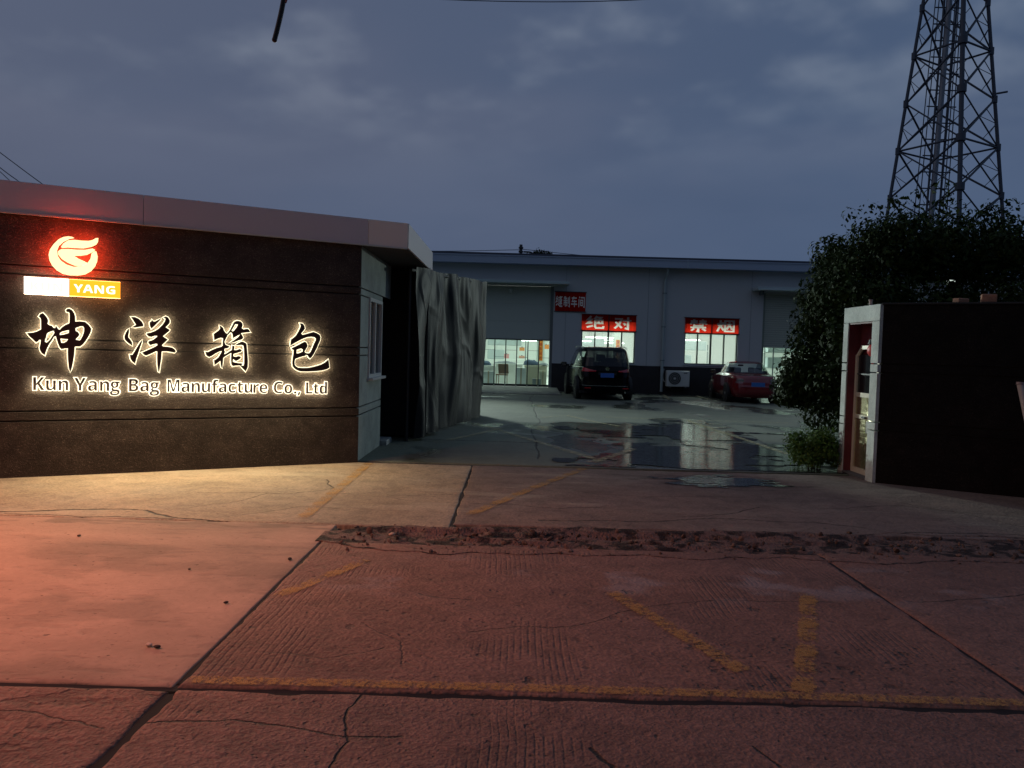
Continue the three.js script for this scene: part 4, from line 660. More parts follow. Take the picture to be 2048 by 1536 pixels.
  // windows
  for (const [x0, x1, y0, y1, top] of [[2.66, 4.75, 1.16, 2.36, 2.76], [6.68, 8.74, 1.2, 2.38, 2.75]]) {
    const w = new THREE.Group(); w.name = 'window'; shed.add(w); const fr = std(0.035, 0.05, 0.042, 0.5, 0.2), n = 4, dx = (x1 - x0) / n;
    part('window_frame', [box(x0, x1, y0, y0 + 0.04, -0.16, -0.06), box(x0, x1, y1, y1 + 0.07, -0.16, -0.02), box(x0, x0 + 0.035, y0 + 0.04, y1, -0.16, -0.06), box(x1 - 0.035, x1, y0 + 0.04, y1, -0.16, -0.06), box(x0, x1, top - 0.03, top, -0.16, -0.06)], fr, w);
    for (let k = 1; k < n; k++) part('mullion', box(x0 + dx * k - (k === 2 ? 0.03 : 0.022), x0 + dx * k + (k === 2 ? 0.03 : 0.022), y0 + 0.04, y1, -0.15, -0.06), fr, w);
    const haze = new THREE.MeshPhysicalMaterial({ color: 0xf2f8f5, transmission: 1, thickness: 0, roughness: 0.26, ior: 1.3 });
    for (let k = 0; k < n; k++) part('pane', box(x0 + dx * k + 0.03, x0 + dx * (k + 1) - 0.03, y0 + 0.04, y1, -0.112, -0.108), haze, w);
    part('sill', [box(x0 - 0.06, x1 + 0.06, y0 - 0.05, y0, -0.04, 0.05)], paintWall(0.4, 0.45, 0.48), w);
  }
  // low ramp up to the left doorway
  const rp = new THREE.Shape(); rp.moveTo(0, -0.06); rp.lineTo(2.7, -0.06); rp.lineTo(2.7, 0.02); rp.lineTo(0, 0.14); rp.closePath();
  const rg = new THREE.ExtrudeGeometry(rp, { depth: 6.3, bevelEnabled: false }).rotateY(-Math.PI / 2).translate(1.75, 0.004, ZF + 0.02);
  structure('ramp', rg, paintWall(0.16, 0.165, 0.15, 0.85));
}
// ---- lettered banners (drawn print on cloth)
const GLYPH = {
  jue: [[30, 5, 12, 30, 30, 30, 10, 56, 36, 52], [6, 86, 40, 74], [60, 4, 46, 28], [56, 15, 82, 15, 72, 30], [50, 32, 88, 32, 88, 56, 50, 56, 50, 32], [69, 32, 69, 56], [50, 56, 50, 80, 56, 90, 92, 90, 94, 76]],
  dui: [[8, 20, 44, 20, 34, 56, 8, 90], [12, 42, 46, 86], [50, 32, 97, 32], [78, 6, 78, 92, 62, 86], [55, 48, 65, 66]],
  jin: [[8, 18, 46, 18], [27, 4, 27, 46], [26, 20, 6, 42], [28, 20, 46, 38], [53, 18, 94, 18], [73, 4, 73, 46], [72, 20, 54, 40], [74, 20, 95, 42], [22, 53, 78, 53], [8, 66, 92, 66], [50, 66, 50, 96, 40, 92], [28, 74, 12, 92], [70, 74, 90, 90]],
  yan: [[8, 28, 15, 48], [38, 22, 31, 44], [23, 6, 23, 46, 6, 92], [24, 50, 40, 84], [47, 96, 47, 12, 93, 12, 93, 96], [47, 90, 93, 90], [56, 36, 84, 36], [70, 20, 70, 42, 55, 76], [71, 44, 85, 76]],
  feng: [[22, 4, 8, 28, 26, 28, 6, 54, 28, 50], [4, 84, 30, 70], [38, 12, 45, 22], [35, 38, 45, 38, 45, 74, 36, 84], [44, 78, 60, 92, 98, 92], [66, 4, 52, 24], [62, 12, 86, 12, 54, 40], [60, 20, 92, 42], [56, 48, 88, 48], [58, 58, 86, 58], [52, 69, 94, 69], [72, 40, 72, 84]],
  zhi: [[20, 6, 12, 24], [10, 22, 56, 22], [4, 40, 62, 40], [33, 4, 33, 95], [13, 84, 13, 57, 54, 57, 54, 84, 46, 82], [73, 14, 73, 68], [91, 6, 91, 93, 79, 88]],
  che: [[14, 18, 86, 18], [46, 4, 22, 47, 86, 47], [6, 71, 94, 71], [55, 34, 55, 97]],
  jian: [[15, 5, 24, 17], [11, 26, 11, 97], [36, 13, 90, 13, 90, 95, 77, 90], [33, 80, 33, 36, 67, 36, 67, 80, 33, 80], [33, 58, 67, 58]],
};
function drawGlyph(g, key, x, y, w, h, lw) { g.save(); g.translate(x, y); g.scale(w / 100, h / 100); g.lineWidth = lw; g.lineCap = 'butt'; g.lineJoin = 'miter'; g.miterLimit = 3; for (const s of GLYPH[key]) { g.beginPath(); g.moveTo(s[0], s[1]); for (let i = 2; i < s.length; i += 2) g.lineTo(s[i], s[i + 1]); g.stroke(); } g.restore(); }
function clothPanel(w, h, keys, seed, tr0 = true) {
  return drawTexture(512, Math.round(512 * h / w), (g, W, H) => {
    g.fillStyle = tr0 ? '#e2301e' : '#a3120e'; g.fillRect(0, 0, W, H); const r = rng(seed); for (let i = 0; i < 90; i++) { g.fillStyle = `rgba(${r() < 0.5 ? '60,0,0' : '220,60,40'},0.05)`; g.fillRect(r() * W, 0, 4 + r() * 30, H); }
    g.strokeStyle = '#e9e4da'; const n = keys.length; if (n === 1) drawGlyph(g, keys[0], W * 0.15, H * 0.06, W * 0.7, H * 0.88, 12.5); else keys.forEach((k, i) => drawGlyph(g, k, W * (0.02 + i * 0.245), H * 0.2, W * 0.225, H * 0.6, 12.5));
  });
}
const clothMat = (map, tr = 0.92) => new THREE.MeshPhysicalMaterial({ map, roughness: 1, transmission: tr, thickness: 0, side: THREE.DoubleSide, specularIntensity: 0.02 });
function banner(name, label, x0, x1, y0, y1, panels, tr) {
  const t = thing(name, label, 'banner', [(x0 + x1) / 2, y0, ZF + 0.012]), n = panels.length, w = (x1 - x0) / n, h = y1 - y0;
  panels.forEach((keys, i) => {
    const g = new THREE.PlaneGeometry(w - 0.02, h, 10, 4), p = g.attributes.position; for (let k = 0; k < p.count; k++) p.setZ(k, 0.012 * Math.sin(p.getX(k) * 9 + i) * (1 - Math.abs(p.getY(k)) / h * 1.6));
    g.computeVertexNormals(); part('banner_panel', g.translate(-(x1 - x0) / 2 + w * (i + 0.5), h / 2, 0.012), clothMat(clothPanel(w, h, keys, i + 3 + x0 * 7 | 0, tr !== 0), tr), t);
  });
  part('batten', [box(-(x1 - x0) / 2 - 0.02, (x1 - x0) / 2 + 0.02, h - 0.005, h + 0.02, -0.02, 0.035)], std(0.05, 0.03, 0.03, 0.6), t);
  part('batten', [box(-(x1 - x0) / 2 - 0.02, (x1 - x0) / 2 + 0.02, -0.03, -0.004, -0.02, 0.035)], std(0.05, 0.03, 0.03, 0.6), t);
  if (n > 1) part('divider', [box(-0.02, 0.02, 0, h - 0.006, -0.06, 0.02)], std(0.06, 0.01, 0.01, 0.6), t);
  return t;
}
banner('workshop_banner', 'red four-character banner on the wall beside the left doorway, highest of the three', 1.575, 2.78, 3.13, 3.87, [['feng', 'zhi', 'che', 'jian']], 0.0);
banner('workshop_banner', 'red two-character banner over the window behind the black van', 2.63, 4.77, 2.42, 3.03, [['jue'], ['dui']]);
banner('workshop_banner', 'red two-character banner over the window left of the red sedan', 6.65, 8.77, 2.43, 3.01, [['jin'], ['yan']]);

// ---- inside the workshop: hanging tube lamps and what can be seen through doors and windows
{
  const tubeM = glow(0.9, 1, 0.93, 6), trayM = std(0.7, 0.72, 0.7, 0.5);
  const lampAt = (x, y, z, where) => { const t = thing('tube_lamp', where, 'tube lamp', [x, y, z], 0, 'tube lamps in the workshop'); part('lamp_tube', [new THREE.CylinderGeometry(0.018, 0.018, 1.2, 8).rotateZ(Math.PI / 2)], tubeM, t); part('lamp_tray', [box(-0.64, 0.64, 0.022, 0.05, -0.06, 0.06)], trayM, t); part('lamp_wire', [bar([-0.5, 0.05, 0], [-0.5, 4.55 - y, 0], 0.008), bar([0.5, 0.05, 0], [0.5, 4.55 - y, 0], 0.008)], std(0.3, 0.3, 0.3, 0.6), t); };
  const rows = [[-1.5, 'seen through the glazed left doorway'], [3.7, 'seen through the window behind the black van'], [7.4, 'seen through the window left of the red sedan'], [11.4, 'seen through the right doorway']];
  for (const [x, w] of rows) for (const [z, h, d] of [[-33, 2.2, 'nearest'], [-36.5, 2.15, 'middle'], [-40.5, 2.25, 'farthest']]) lampAt(x + (z + 33) * -0.12, h, z, `${d} hanging tube lamp ${w}`);
  for (const [x, z, l] of [[2.9, -34.6, 'hanging tube lamp at the left of the window behind the black van'], [4.9, -38.2, 'hanging tube lamp at the right of the window behind the black van'], [8.6, -38.4, 'hanging tube lamp at the right of the window left of the red sedan'], [0.6, -38.6, 'hanging tube lamp at the right of the glazed left doorway']]) lampAt(x, 2.05, z, l);
  for (const x of [-2.5, 3.6, 8.2, 12.5]) for (const z of [-32.6, -38.5]) areaLight('workshop_light', 4.2, 2.4, [0.95, 1, 0.95], 4.6, [x, 4.3, z], [x, 0, z]);
}
{
  const white = std(0.72, 0.75, 0.72, 0.5), cream = std(0.6, 0.58, 0.46, 0.6), blue = std(0.07, 0.11, 0.17, 0.9), grey = std(0.2, 0.23, 0.24, 0.8), brown = std(0.22, 0.14, 0.09, 0.6);
  const F = 0.14;
  const table = (x, z, w, h, label, m = white) => { const t = thing('work_table', label, 'work table', [x, F, z], 0, 'work tables in the workshop'); part('table_top', [new RoundedBoxGeometry(w, 0.05, 0.7, 1, 0.01).translate(0, h, 0)], m, t); part('side_panel', [box(-w / 2 + 0.03, w / 2 - 0.03, 0.02, h - 0.03, 0.25, 0.28)], m, t); for (const s of [-1, 1]) part('leg_panel', [box(s * (w / 2 - 0.05) - 0.02, s * (w / 2 - 0.05) + 0.02, 0, h - 0.02, -0.3, 0.25)], m, t); return t; };
  const heap = (x, y, z, w, h, m, label, seed) => { const t = thing('fabric_heap', label, 'fabric', [x, y, z], 0, 'heaps of cloth in the workshop'); const g = new THREE.SphereGeometry(1, 22, 14, 0, 6.283, 0, 1.5708), p = g.attributes.position; for (let i = 0; i < p.count; i++) { const a = p.getX(i), b = p.getY(i), c = p.getZ(i), k = 0.75 + 0.6 * (fbm(a * 2 + seed, c * 2 + b, 3) - 0.3); p.setXYZ(i, a * w / 2 * k, b * h * k, c * 0.3 * k); } g.computeVertexNormals(); part('cloth', g, m, t); };
  table(-1.25, -31.6, 1.1, 0.75, 'white work table just inside the left doorway, beside the tarpaulin'); heap(-1.2, F + 0.77, -31.6, 0.8, 0.22, blue, 'dark blue heap of cloth on the white table next to the tarpaulin', 1);
  table(-0.2, -32.6, 1.3, 0.82, 'white work table with a blue pile, second from left inside the doorway'); heap(-0.3, F + 0.84, -32.6, 1.1, 0.13, grey, 'flat grey heap of cloth on the second white table', 2);
  table(0.95, -31.5, 0.95, 0.8, 'pale work table at the right side of the glazed doorway', cream); heap(0.75, F + 0.83, -31.5, 0.75, 0.26, blue, 'tall dark blue heap of cloth right of the middle in the doorway', 3);
  heap(1.25, F + 0.82, -31.4, 0.45, 0.14, grey, 'low grey heap of cloth near the right door jamb', 4);
  const crate = (x, y, z, w, h, m, label) => { const t = thing('carton', label, 'carton', [x, y, z], 0, 'cartons in the workshop'); part('carton_body', [new RoundedBoxGeometry(w, h, 0.4, 1, 0.01).translate(0, h / 2, 0)], m, t); part('tape', [box(-0.03, 0.03, 0.01, h + 0.003, -0.2, 0.203)], std(0.5, 0.42, 0.3, 0.4), t); };
  crate(-0.95, F, -30.9, 0.5, 0.55, white, 'white carton low on the left inside the glazed doorway'); crate(0.35, F, -31.0, 0.4, 0.72, white, 'tall white carton in the middle of the glazed doorway'); crate(0.98, F, -30.75, 0.34, 0.3, grey, 'small grey carton low on the right inside the doorway'); crate(1.22, F, -30.8, 0.3, 0.62, cream, 'cream carton against the right door jamb');
  const chair = thing('chair', 'brown chair tipped inside the glazed doorway', 'chair', [-0.42, F, -31.0], 0.3); part('seat', [new RoundedBoxGeometry(0.42, 0.05, 0.4, 1, 0.015).translate(0, 0.42, 0)], brown, chair); part('backrest', [new RoundedBoxGeometry(0.42, 0.4, 0.04, 1, 0.015).rotateX(-0.2).translate(0, 0.66, 0.2)], brown, chair); for (const [a, b] of [[-1, -1], [1, -1], [-1, 1], [1, 1]]) part('leg', [bar([a * 0.18, 0, b * 0.17], [a * 0.17, 0.4, b * 0.15], 0.016)], brown, chair);
  const column = (x, z, label) => { const t = thing('column', label, 'column', [x, F - 0.1, z]); part('shaft', [box(-0.17, 0.17, 0, 4.55, -0.17, 0.17)], std(0.68, 0.74, 0.68, 0.6), t); part('column_notice', [box(-0.09, 0.09, 1.1, 2.1, 0.171, 0.176)], new THREE.MeshStandardMaterial({ roughness: 0.7, map: drawTexture(64, 320, (g) => { g.fillStyle = '#d98a2b'; g.fillRect(0, 0, 64, 320); g.strokeStyle = '#b0231a'; ['jin', 'yan', 'che', 'jian', 'dui'].forEach((k, i) => drawGlyph(g, k, 8, 8 + i * 62, 48, 52, 11)); }) }), t); };
  column(1.18, -33.0, 'white column with an orange notice at the right of the left doorway'); column(7.0, -33.6, 'white column with an orange notice seen in the window left of the sedan'); column(9.95, -31.6, 'white column with an orange notice at the left edge of the right doorway'); column(4.6, -34, 'white column with a notice at the right of the window behind the van');
  const rack = (x, z, w, label, m) => { const t = thing('storage_rack', label, 'rack', [x, F, z]); for (const y of [0.3, 0.95, 1.6]) part('shelf', [box(-w / 2, w / 2, y, y + 0.03, -0.25, 0.25)], white, t); for (const a of [-1, 1]) for (const b of [-1, 1]) part('upright', [box(a * w / 2 - 0.02, a * w / 2 + 0.02, 0, 1.9, b * 0.23 - 0.02, b * 0.23 + 0.02)], m, t); part('load', [new RoundedBoxGeometry(w * 0.8, 0.4, 0.4, 1, 0.03).translate(0, 1.83, 0), new RoundedBoxGeometry(w * 0.4, 0.45, 0.4, 1, 0.03).translate(-w * 0.2, 1.2, 0), new RoundedBoxGeometry(w * 0.35, 0.35, 0.4, 1, 0.03).translate(w * 0.22, 0.52, 0)], std(0.45, 0.52, 0.52, 0.8), t); };
  rack(7.9, -34.2, 1.6, 'loaded white rack behind the window left of the sedan', grey); rack(3.4, -35, 1.8, 'loaded white rack behind the window over the van', grey); rack(11.2, -32.2, 1.5, 'loaded rack just inside the right doorway', grey); rack(-0.4, -36.5, 2.0, 'far white rack in the middle of the left doorway', grey);
  const notice = (x, y, z, w, h, c, label) => { const t = thing('notice', label, 'notice', [x, y, z]); part('sheet', [box(-w / 2, w / 2, -h / 2, h / 2, 0, 0.01)], std(...c, 0.7), t); part('notice_clip', [box(-0.03, 0.03, h / 2 - 0.02, h / 2 + 0.03, -0.005, 0.016)], std(0.2, 0.2, 0.2, 0.5), t); };
  notice(0.42, 1.62, -35.8, 0.24, 0.16, [0.7, 0.28, 0.08], 'orange notice hanging in the left doorway, upper of two'); notice(0.42, 1.25, -35.8, 0.26, 0.12, [0.66, 0.34, 0.24], 'pink notice hanging in the left doorway, lower of two'); notice(-0.28, 1.28, -34.6, 0.22, 0.2, [0.66, 0.3, 0.3], 'small red notice in the middle of the left doorway'); notice(1.48, 1.75, -34.4, 0.25, 0.2, [0.72, 0.25, 0.06], 'orange notice close to the right door jamb');
}
// two floodlights on the workshop's eaves, hidden from the street: one behind the gatehouse, one behind the tree
for (const [x, lab, k, to, cone] of [[-6.4, 'floodlight on the workshop eaves behind the gatehouse', 640, [3.9, 0.6, -11.2], 0.52], [16.5, 'floodlight on the workshop eaves behind the tree', 170, [-0.5, 0.2, -13], 0.42]]) {
  const t = thing('floodlight', lab, 'floodlight', [x, 4.55, ZF + 0.9]); t.lookAt(...to);
  part('flood_housing', [new RoundedBoxGeometry(0.5, 0.36, 0.1, 1, 0.02)], std(0.1, 0.1, 0.1, 0.5, 0.4), t); part('flood_lens', [box(-0.22, 0.22, -0.15, 0.15, 0.051, 0.055)], glow(0.86, 1, 0.88, 0.8), t); part('bracket', [box(-0.02, 0.02, -0.02, 0.02, -0.9, -0.05)], std(0.1, 0.1, 0.1, 0.5, 0.4), t);
  const l = new THREE.SpotLight(new THREE.Color().setRGB(0.84, 1, 0.93), k, 0, cone, 0.9, 2); l.name = 'flood_light'; l.position.set(0, 0, 0.3); l.target.position.set(0, 0, 10); l.shadow.radius = 10; l.castShadow = true; t.add(l, l.target);
}
{   // outdoor unit of the air conditioning
  const t = thing('air_conditioner', 'white outdoor air conditioning unit against the dark wall base between van and sedan', 'air conditioner', [6.4, 0.3, ZF + 0.22]), w = std(0.55, 0.58, 0.55, 0.5);
  part('casing', [new RoundedBoxGeometry(0.88, 0.62, 0.32, 2, 0.03).translate(0, 0.33, 0)], w, t);
  part('fan_opening', [new THREE.CylinderGeometry(0.24, 0.24, 0.02, 28).rotateX(Math.PI / 2).translate(-0.14, 0.34, 0.155)], std(0.03, 0.035, 0.035, 0.7), t);
  const gr = []; for (const r of [0.06, 0.12, 0.18, 0.24]) gr.push(new THREE.TorusGeometry(r, 0.006, 6, 28).translate(-0.14, 0.34, 0.17)); part('fan_grille', gr, std(0.4, 0.42, 0.4, 0.5), t); part('fan_hub', [new THREE.CylinderGeometry(0.04, 0.04, 0.02, 14).rotateX(Math.PI / 2).translate(-0.14, 0.34, 0.175)], w, t);
  part('name_plate', [box(0.2, 0.34, 0.54, 0.57, 0.16, 0.164)], std(0.05, 0.05, 0.05, 0.5), t);
  for (const s of [-0.3, 0.3]) part('bracket', [box(s - 0.02, s + 0.02, -0.02, 0.02, -0.18, 0.16)], std(0.2, 0.2, 0.2, 0.5, 0.5), t);
  part('hose', [tube([[-0.42, 0.2, -0.1], [-0.5, 0.22, -0.1], [-0.54, 0.4, -0.16], [-0.5, 0.7, -0.18]], 0.02, 20, 6)], std(0.4, 0.42, 0.4, 0.7), t);
}

// ------------------------------------------------------------------ vehicles: skins lofted from plan outlines at rising heights, then cut into panels
function carSkin(levels, classify, parent, mats, opt = {}) {
  const N = opt.cols ?? 260, R = opt.rows ?? 90, P = [], idx = {};
  const y0 = levels[0][0], y1 = levels[levels.length - 1][0], L = (y) => { let i = 1; while (i < levels.length - 1 && levels[i][0] < y) i++; const a = levels[i - 1], b = levels[i], t = clamp((y - a[0]) / (b[0] - a[0])); const pv = levels[Math.max(0, i - 2)], nx = levels[Math.min(levels.length - 1, i + 1)]; return [1, 2, 3].map((k) => { const m0 = (b[k] - pv[k]) / (b[0] - pv[0]) * (b[0] - a[0]), m1 = (nx[k] - a[k]) / (nx[0] - a[0]) * (b[0] - a[0]), d = b[k] - a[k], cl = (m) => (m * d <= 0 ? 0 : Math.sign(m) * Math.min(Math.abs(m), 2.4 * Math.abs(d))), t2 = t * t, t3 = t2 * t; return (2 * t3 - 3 * t2 + 1) * a[k] + (t3 - 2 * t2 + t) * cl(m0) + (-2 * t3 + 3 * t2) * b[k] + (t3 - t2) * cl(m1); }); };
  // rows concentrated where the outline changes fast
  const ys = []; for (let i = 1; i < levels.length; i++) { const n = Math.max(2, Math.round(R / (levels.length - 1) + (levels[i][0] - levels[i - 1][0]) * 20)); for (let k = 0; k < n; k++) ys.push(mix(levels[i - 1][0], levels[i][0], k / n)); } ys.push(y1);
  const ea = opt.ea ?? 0.32, eb = opt.eb ?? 0.72, loop = []; { const M = 6000, q = []; let tot = 0; for (let i = 0; i <= M; i++) { const t = (i / M) * Math.PI * 2, c = Math.cos(t), s = Math.sin(t), u = Math.sign(c) * Math.abs(c) ** ea, v = Math.sign(s) * Math.abs(s) ** eb; if (i) tot += Math.hypot((u - q[i - 1][0]) * 0.9, (v - q[i - 1][1]) * 2.3); q.push([u, v, tot]); } let i = 0; for (let k = 0; k < N; k++) { const w = (k / N) * tot; while (q[i + 1][2] < w) i++; loop.push(q[i]); } }
  for (const y of ys) { const [w, zr, zf] = L(y), zc = (zr + zf) / 2, hl = (zr - zf) / 2; for (const [u, v] of loop) P.push(w * u, y, zc + hl * v); }
  const top = P.length / 3, last = P.slice(-N * 3); P.push(0, y1 + 0.004, (Math.max(...last.filter((_, i) => i % 3 === 2)) + Math.min(...last.filter((_, i) => i % 3 === 2))) / 2);
  const V = (i) => new THREE.Vector3(P[i * 3], P[i * 3 + 1], P[i * 3 + 2]);
  for (let j = 0; j + 1 < ys.length; j++) for (let k = 0; k < N; k++) {
    const a = j * N + k, b = j * N + (k + 1) % N, c = a + N, d = b + N, A = V(a), n = new THREE.Vector3().crossVectors(V(c).sub(A), V(b).sub(A)).normalize(), m = V(a).add(V(b)).add(V(c)).add(V(d)).multiplyScalar(0.25), kind = classify(m.x, m.y, m.z, n);
    if (kind) (idx[kind] ??= []).push(a, c, b, b, c, d);
  }
  for (let k = 0; k < N; k++) (idx.body ??= []).push((ys.length - 1) * N + k, top, (ys.length - 1) * N + (k + 1) % N);
  const whole = new THREE.BufferGeometry(); whole.setAttribute('position', new THREE.Float32BufferAttribute(P, 3)); whole.setIndex([].concat(...Object.values(idx))); whole.computeVertexNormals();
  for (const [kind, I] of Object.entries(idx)) {
    const map = new Map(), p = [], q = [], out = []; for (const i of I) { if (!map.has(i)) { map.set(i, map.size); p.push(P[i * 3], P[i * 3 + 1], P[i * 3 + 2]); q.push(whole.attributes.normal.getX(i), whole.attributes.normal.getY(i), whole.attributes.normal.getZ(i)); } out.push(map.get(i)); }
    const g = new THREE.BufferGeometry(); g.setAttribute('position', new THREE.Float32BufferAttribute(p, 3)); g.setAttribute('normal', new THREE.Float32BufferAttribute(q, 3)); g.setAttribute('uv', new THREE.Float32BufferAttribute(p.filter((_, i) => i % 3 !== 2), 2)); g.setIndex(out);
    part(opt.names?.[kind] ?? kind, g, mats[kind] ?? mats[opt.names[kind]], parent);
  }
}
function wheel(parent, x, z, r, w, side) {
  const g = new THREE.Group(); g.name = 'wheel'; g.position.set(x, r, z); parent.add(g);
  const pts = [[r * 0.62, -w / 2], [r * 0.9, -w / 2], [r, -w / 2 + 0.03], [r, w / 2 - 0.03], [r * 0.9, w / 2], [r * 0.62, w / 2]].map((p) => new THREE.Vector2(...p));
  part('tyre', new THREE.LatheGeometry(pts, 36).rotateZ(Math.PI / 2), std(0.018, 0.018, 0.018, 0.85), g);
  const sp = [new THREE.CylinderGeometry(r * 0.64, r * 0.64, w * 0.5, 30, 1, true).rotateZ(Math.PI / 2), new THREE.CylinderGeometry(r * 0.16, r * 0.16, 0.04, 14).rotateZ(Math.PI / 2).translate(side * w * 0.4, 0, 0)];
  for (let k = 0; k < 7; k++) sp.push(box(side * w * 0.36 - 0.012, side * w * 0.36 + 0.012, 0.02, r * 0.63, -0.03, 0.03).rotateX(k * Math.PI * 2 / 7));
  part('rim', sp, std(0.6, 0.62, 0.6, 0.3, 0.7), g); part('hub_plate', [new THREE.CylinderGeometry(r * 0.62, r * 0.62, 0.01, 28).rotateZ(Math.PI / 2)], std(0.03, 0.03, 0.03, 0.7), g);
}
const carGlass = (t) => new THREE.MeshPhysicalMaterial({ color: new THREE.Color().setRGB(...t), transmission: 1, thickness: 0, roughness: 0.0 });
{   // black people carrier
  const t = thing('van', 'black people carrier parked facing the workshop, seen from behind', 'van', [2.98, 0, -27.3], 0.042);
  const paint = new THREE.MeshPhysicalMaterial({ color: new THREE.Color().setRGB(0.003, 0.003, 0.004), roughness: 0.13, specularIntensity: 0.35 });
  const chrome = std(0.75, 0.77, 0.78, 0.18, 1), red = new THREE.MeshPhysicalMaterial({ color: new THREE.Color().setRGB(0.5, 0.012, 0.02), roughness: 0.15, clearcoat: 1 });
  const levels = [[0.24, 0.86, 2.24, -2.2], [0.36, 0.905, 2.35, -2.3], [0.5, 0.92, 2.385, -2.32], [0.75, 0.93, 2.39, -2.3], [0.95, 0.928, 2.37, -2.2], [1.05, 0.918, 2.35, -1.95], [1.1, 0.905, 2.34, -1.6], [1.3, 0.865, 2.3, -1.28], [1.5, 0.815, 2.25, -0.95], [1.63, 0.765, 2.2, -0.7], [1.7, 0.7, 2.08, -0.45], [1.74, 0.58, 1.85, -0.2], [1.755, 0.3, 1.4, 0.2]];
  const lampTop = (x) => mix(0.975, 1.075, sstep(0.36, 0.88, Math.abs(x)));
  carSkin(levels, (x, y, z, n) => {
    const rear = n.z > 0.55 && z > 1.7, side = Math.abs(n.x) > 0.5;
    if (y > 0.925 && y < lampTop(x) && Math.abs(x) > 0.36 && z > 2.05) return x < 0 ? 'tail_light' : 'tail_light_r';
    if (y > 0.47 && y < 0.492 && (rear || side)) return 'chrome_strip';
    if (rear && y > 1.11 && y < 1.6 && Math.abs(x) < 0.83 - 0.2 * sstep(1.1, 1.6, y)) return 'rear_window';
    if (side && !rear && y > 1.12 && y < 1.58 && z > -1.0 + (y - 1.12) * 1.0 && z < 2.02 && Math.abs(z - 0.02) > 0.05 && Math.abs(z - 1.2) > 0.05) return (x < 0 ? 'lw' : 'rw') + (z > 1.2 ? 1 : z > 0.02 ? 2 : 3);
    if (n.z < -0.25 && y > 1.13 && y < 1.62 && Math.abs(x) < 0.74) return 'windscreen';
    if (side && y > 1.06 && y < 1.085 && z < 2.1) return 'window_trim';
    return 'body';
  }, t, { body: paint, tail_light: red, chrome_strip: chrome, window_trim: chrome, rear_window: carGlass([0.04, 0.045, 0.045]), side_window: carGlass([0.55, 0.6, 0.58]), windscreen: carGlass([0.8, 0.85, 0.82]) }, { names: { tail_light_r: 'tail_light', lw1: 'side_window', lw2: 'side_window', lw3: 'side_window', rw1: 'side_window', rw2: 'side_window', rw3: 'side_window' } });
  part('underside', [box(-0.84, 0.84, 0.22, 0.3, -2.1, 2.15), box(-0.84, 0.84, 0.3, 1.0, -2.0, -1.2)], std(0.01, 0.01, 0.01, 0.9), t);
  for (const s of [-1, 1]) { wheel(t, s * 0.83, 1.5, 0.345, 0.22, s); wheel(t, s * 0.83, -1.42, 0.345, 0.22, s); for (const z of [1.5, -1.42]) part('wheel_arch', [new THREE.CylinderGeometry(0.41, 0.41, 0.1, 30).rotateZ(Math.PI / 2).translate(s * 0.888, 0.36, z)], std(0.012, 0.012, 0.012, 0.6), t);
    const m = new THREE.Group(); m.name = 'wing_mirror'; t.add(m); part('mirror_shell', [new RoundedBoxGeometry(0.22, 0.17, 0.1, 3, 0.045).translate(s * 1.05, 1.1, -1.05), box(s * 0.9 - 0.06, s * 0.9 + 0.06, 1.05, 1.09, -1.08, -1.03)], paint, m); part('mirror_glass', [box(s * 1.05 - 0.085, s * 1.05 + 0.085, 1.04, 1.16, -0.999, -0.996)], std(0.5, 0.55, 0.55, 0.05, 1), m);
    part('roof_rail', [tube([[s * 0.72, 1.69, 1.7], [s * 0.735, 1.745, 1.4], [s * 0.735, 1.745, -0.1], [s * 0.7, 1.7, -0.4]], 0.018, 30, 6)], std(0.5, 0.52, 0.52, 0.3, 0.8), t);
    part('reflector', [box(s * 0.62 - 0.1, s * 0.62 + 0.1, 0.39, 0.42, 2.352, 2.37)], red, t); }
  part('number_plate', [new RoundedBoxGeometry(0.44, 0.14, 0.015, 1, 0.006).translate(0, 0.82, 2.392)], std(0.04, 0.13, 0.45, 0.4), t);
  part('plate_recess', [box(-0.3, 0.3, 0.7, 0.92, 2.37, 2.384)], std(0.008, 0.008, 0.01, 0.5), t);
  part('emblem', [new THREE.CylinderGeometry(0.055, 0.055, 0.012, 20).rotateX(Math.PI / 2).scale(1.3, 1, 1).translate(0, 1.03, 2.363)], chrome, t);
  part('rear_wiper', [bar([0.05, 1.1, 2.352], [-0.36, 1.14, 2.345], 0.01)], std(0.02, 0.02, 0.02, 0.6), t);
  part('exhaust_tip', [bar([0.62, 0.27, 2.1], [0.62, 0.27, 2.27], 0.03, 10)], chrome, t);
  for (const [x, z] of [[-0.4, 1.2], [0.4, 1.2], [-0.4, 0.1], [0.4, 0.1], [-0.38, -0.7], [0.38, -0.7]]) part('seat', [new RoundedBoxGeometry(0.5, 0.62, 0.14, 2, 0.05).translate(x, 0.9, z), new RoundedBoxGeometry(0.26, 0.18, 0.1, 2, 0.04).translate(x, 1.3, z + 0.02)], std(0.02, 0.02, 0.02, 0.8), t);
  part('sun_shade', [new RoundedBoxGeometry(0.33, 0.24, 0.01, 1, 0.004).translate(0.0, 1.38, 0.9)], new THREE.MeshPhysicalMaterial({ color: new THREE.Color().setRGB(0.35, 0.75, 0.38), roughness: 1, transmission: 0.7, thickness: 0 }), t);
}
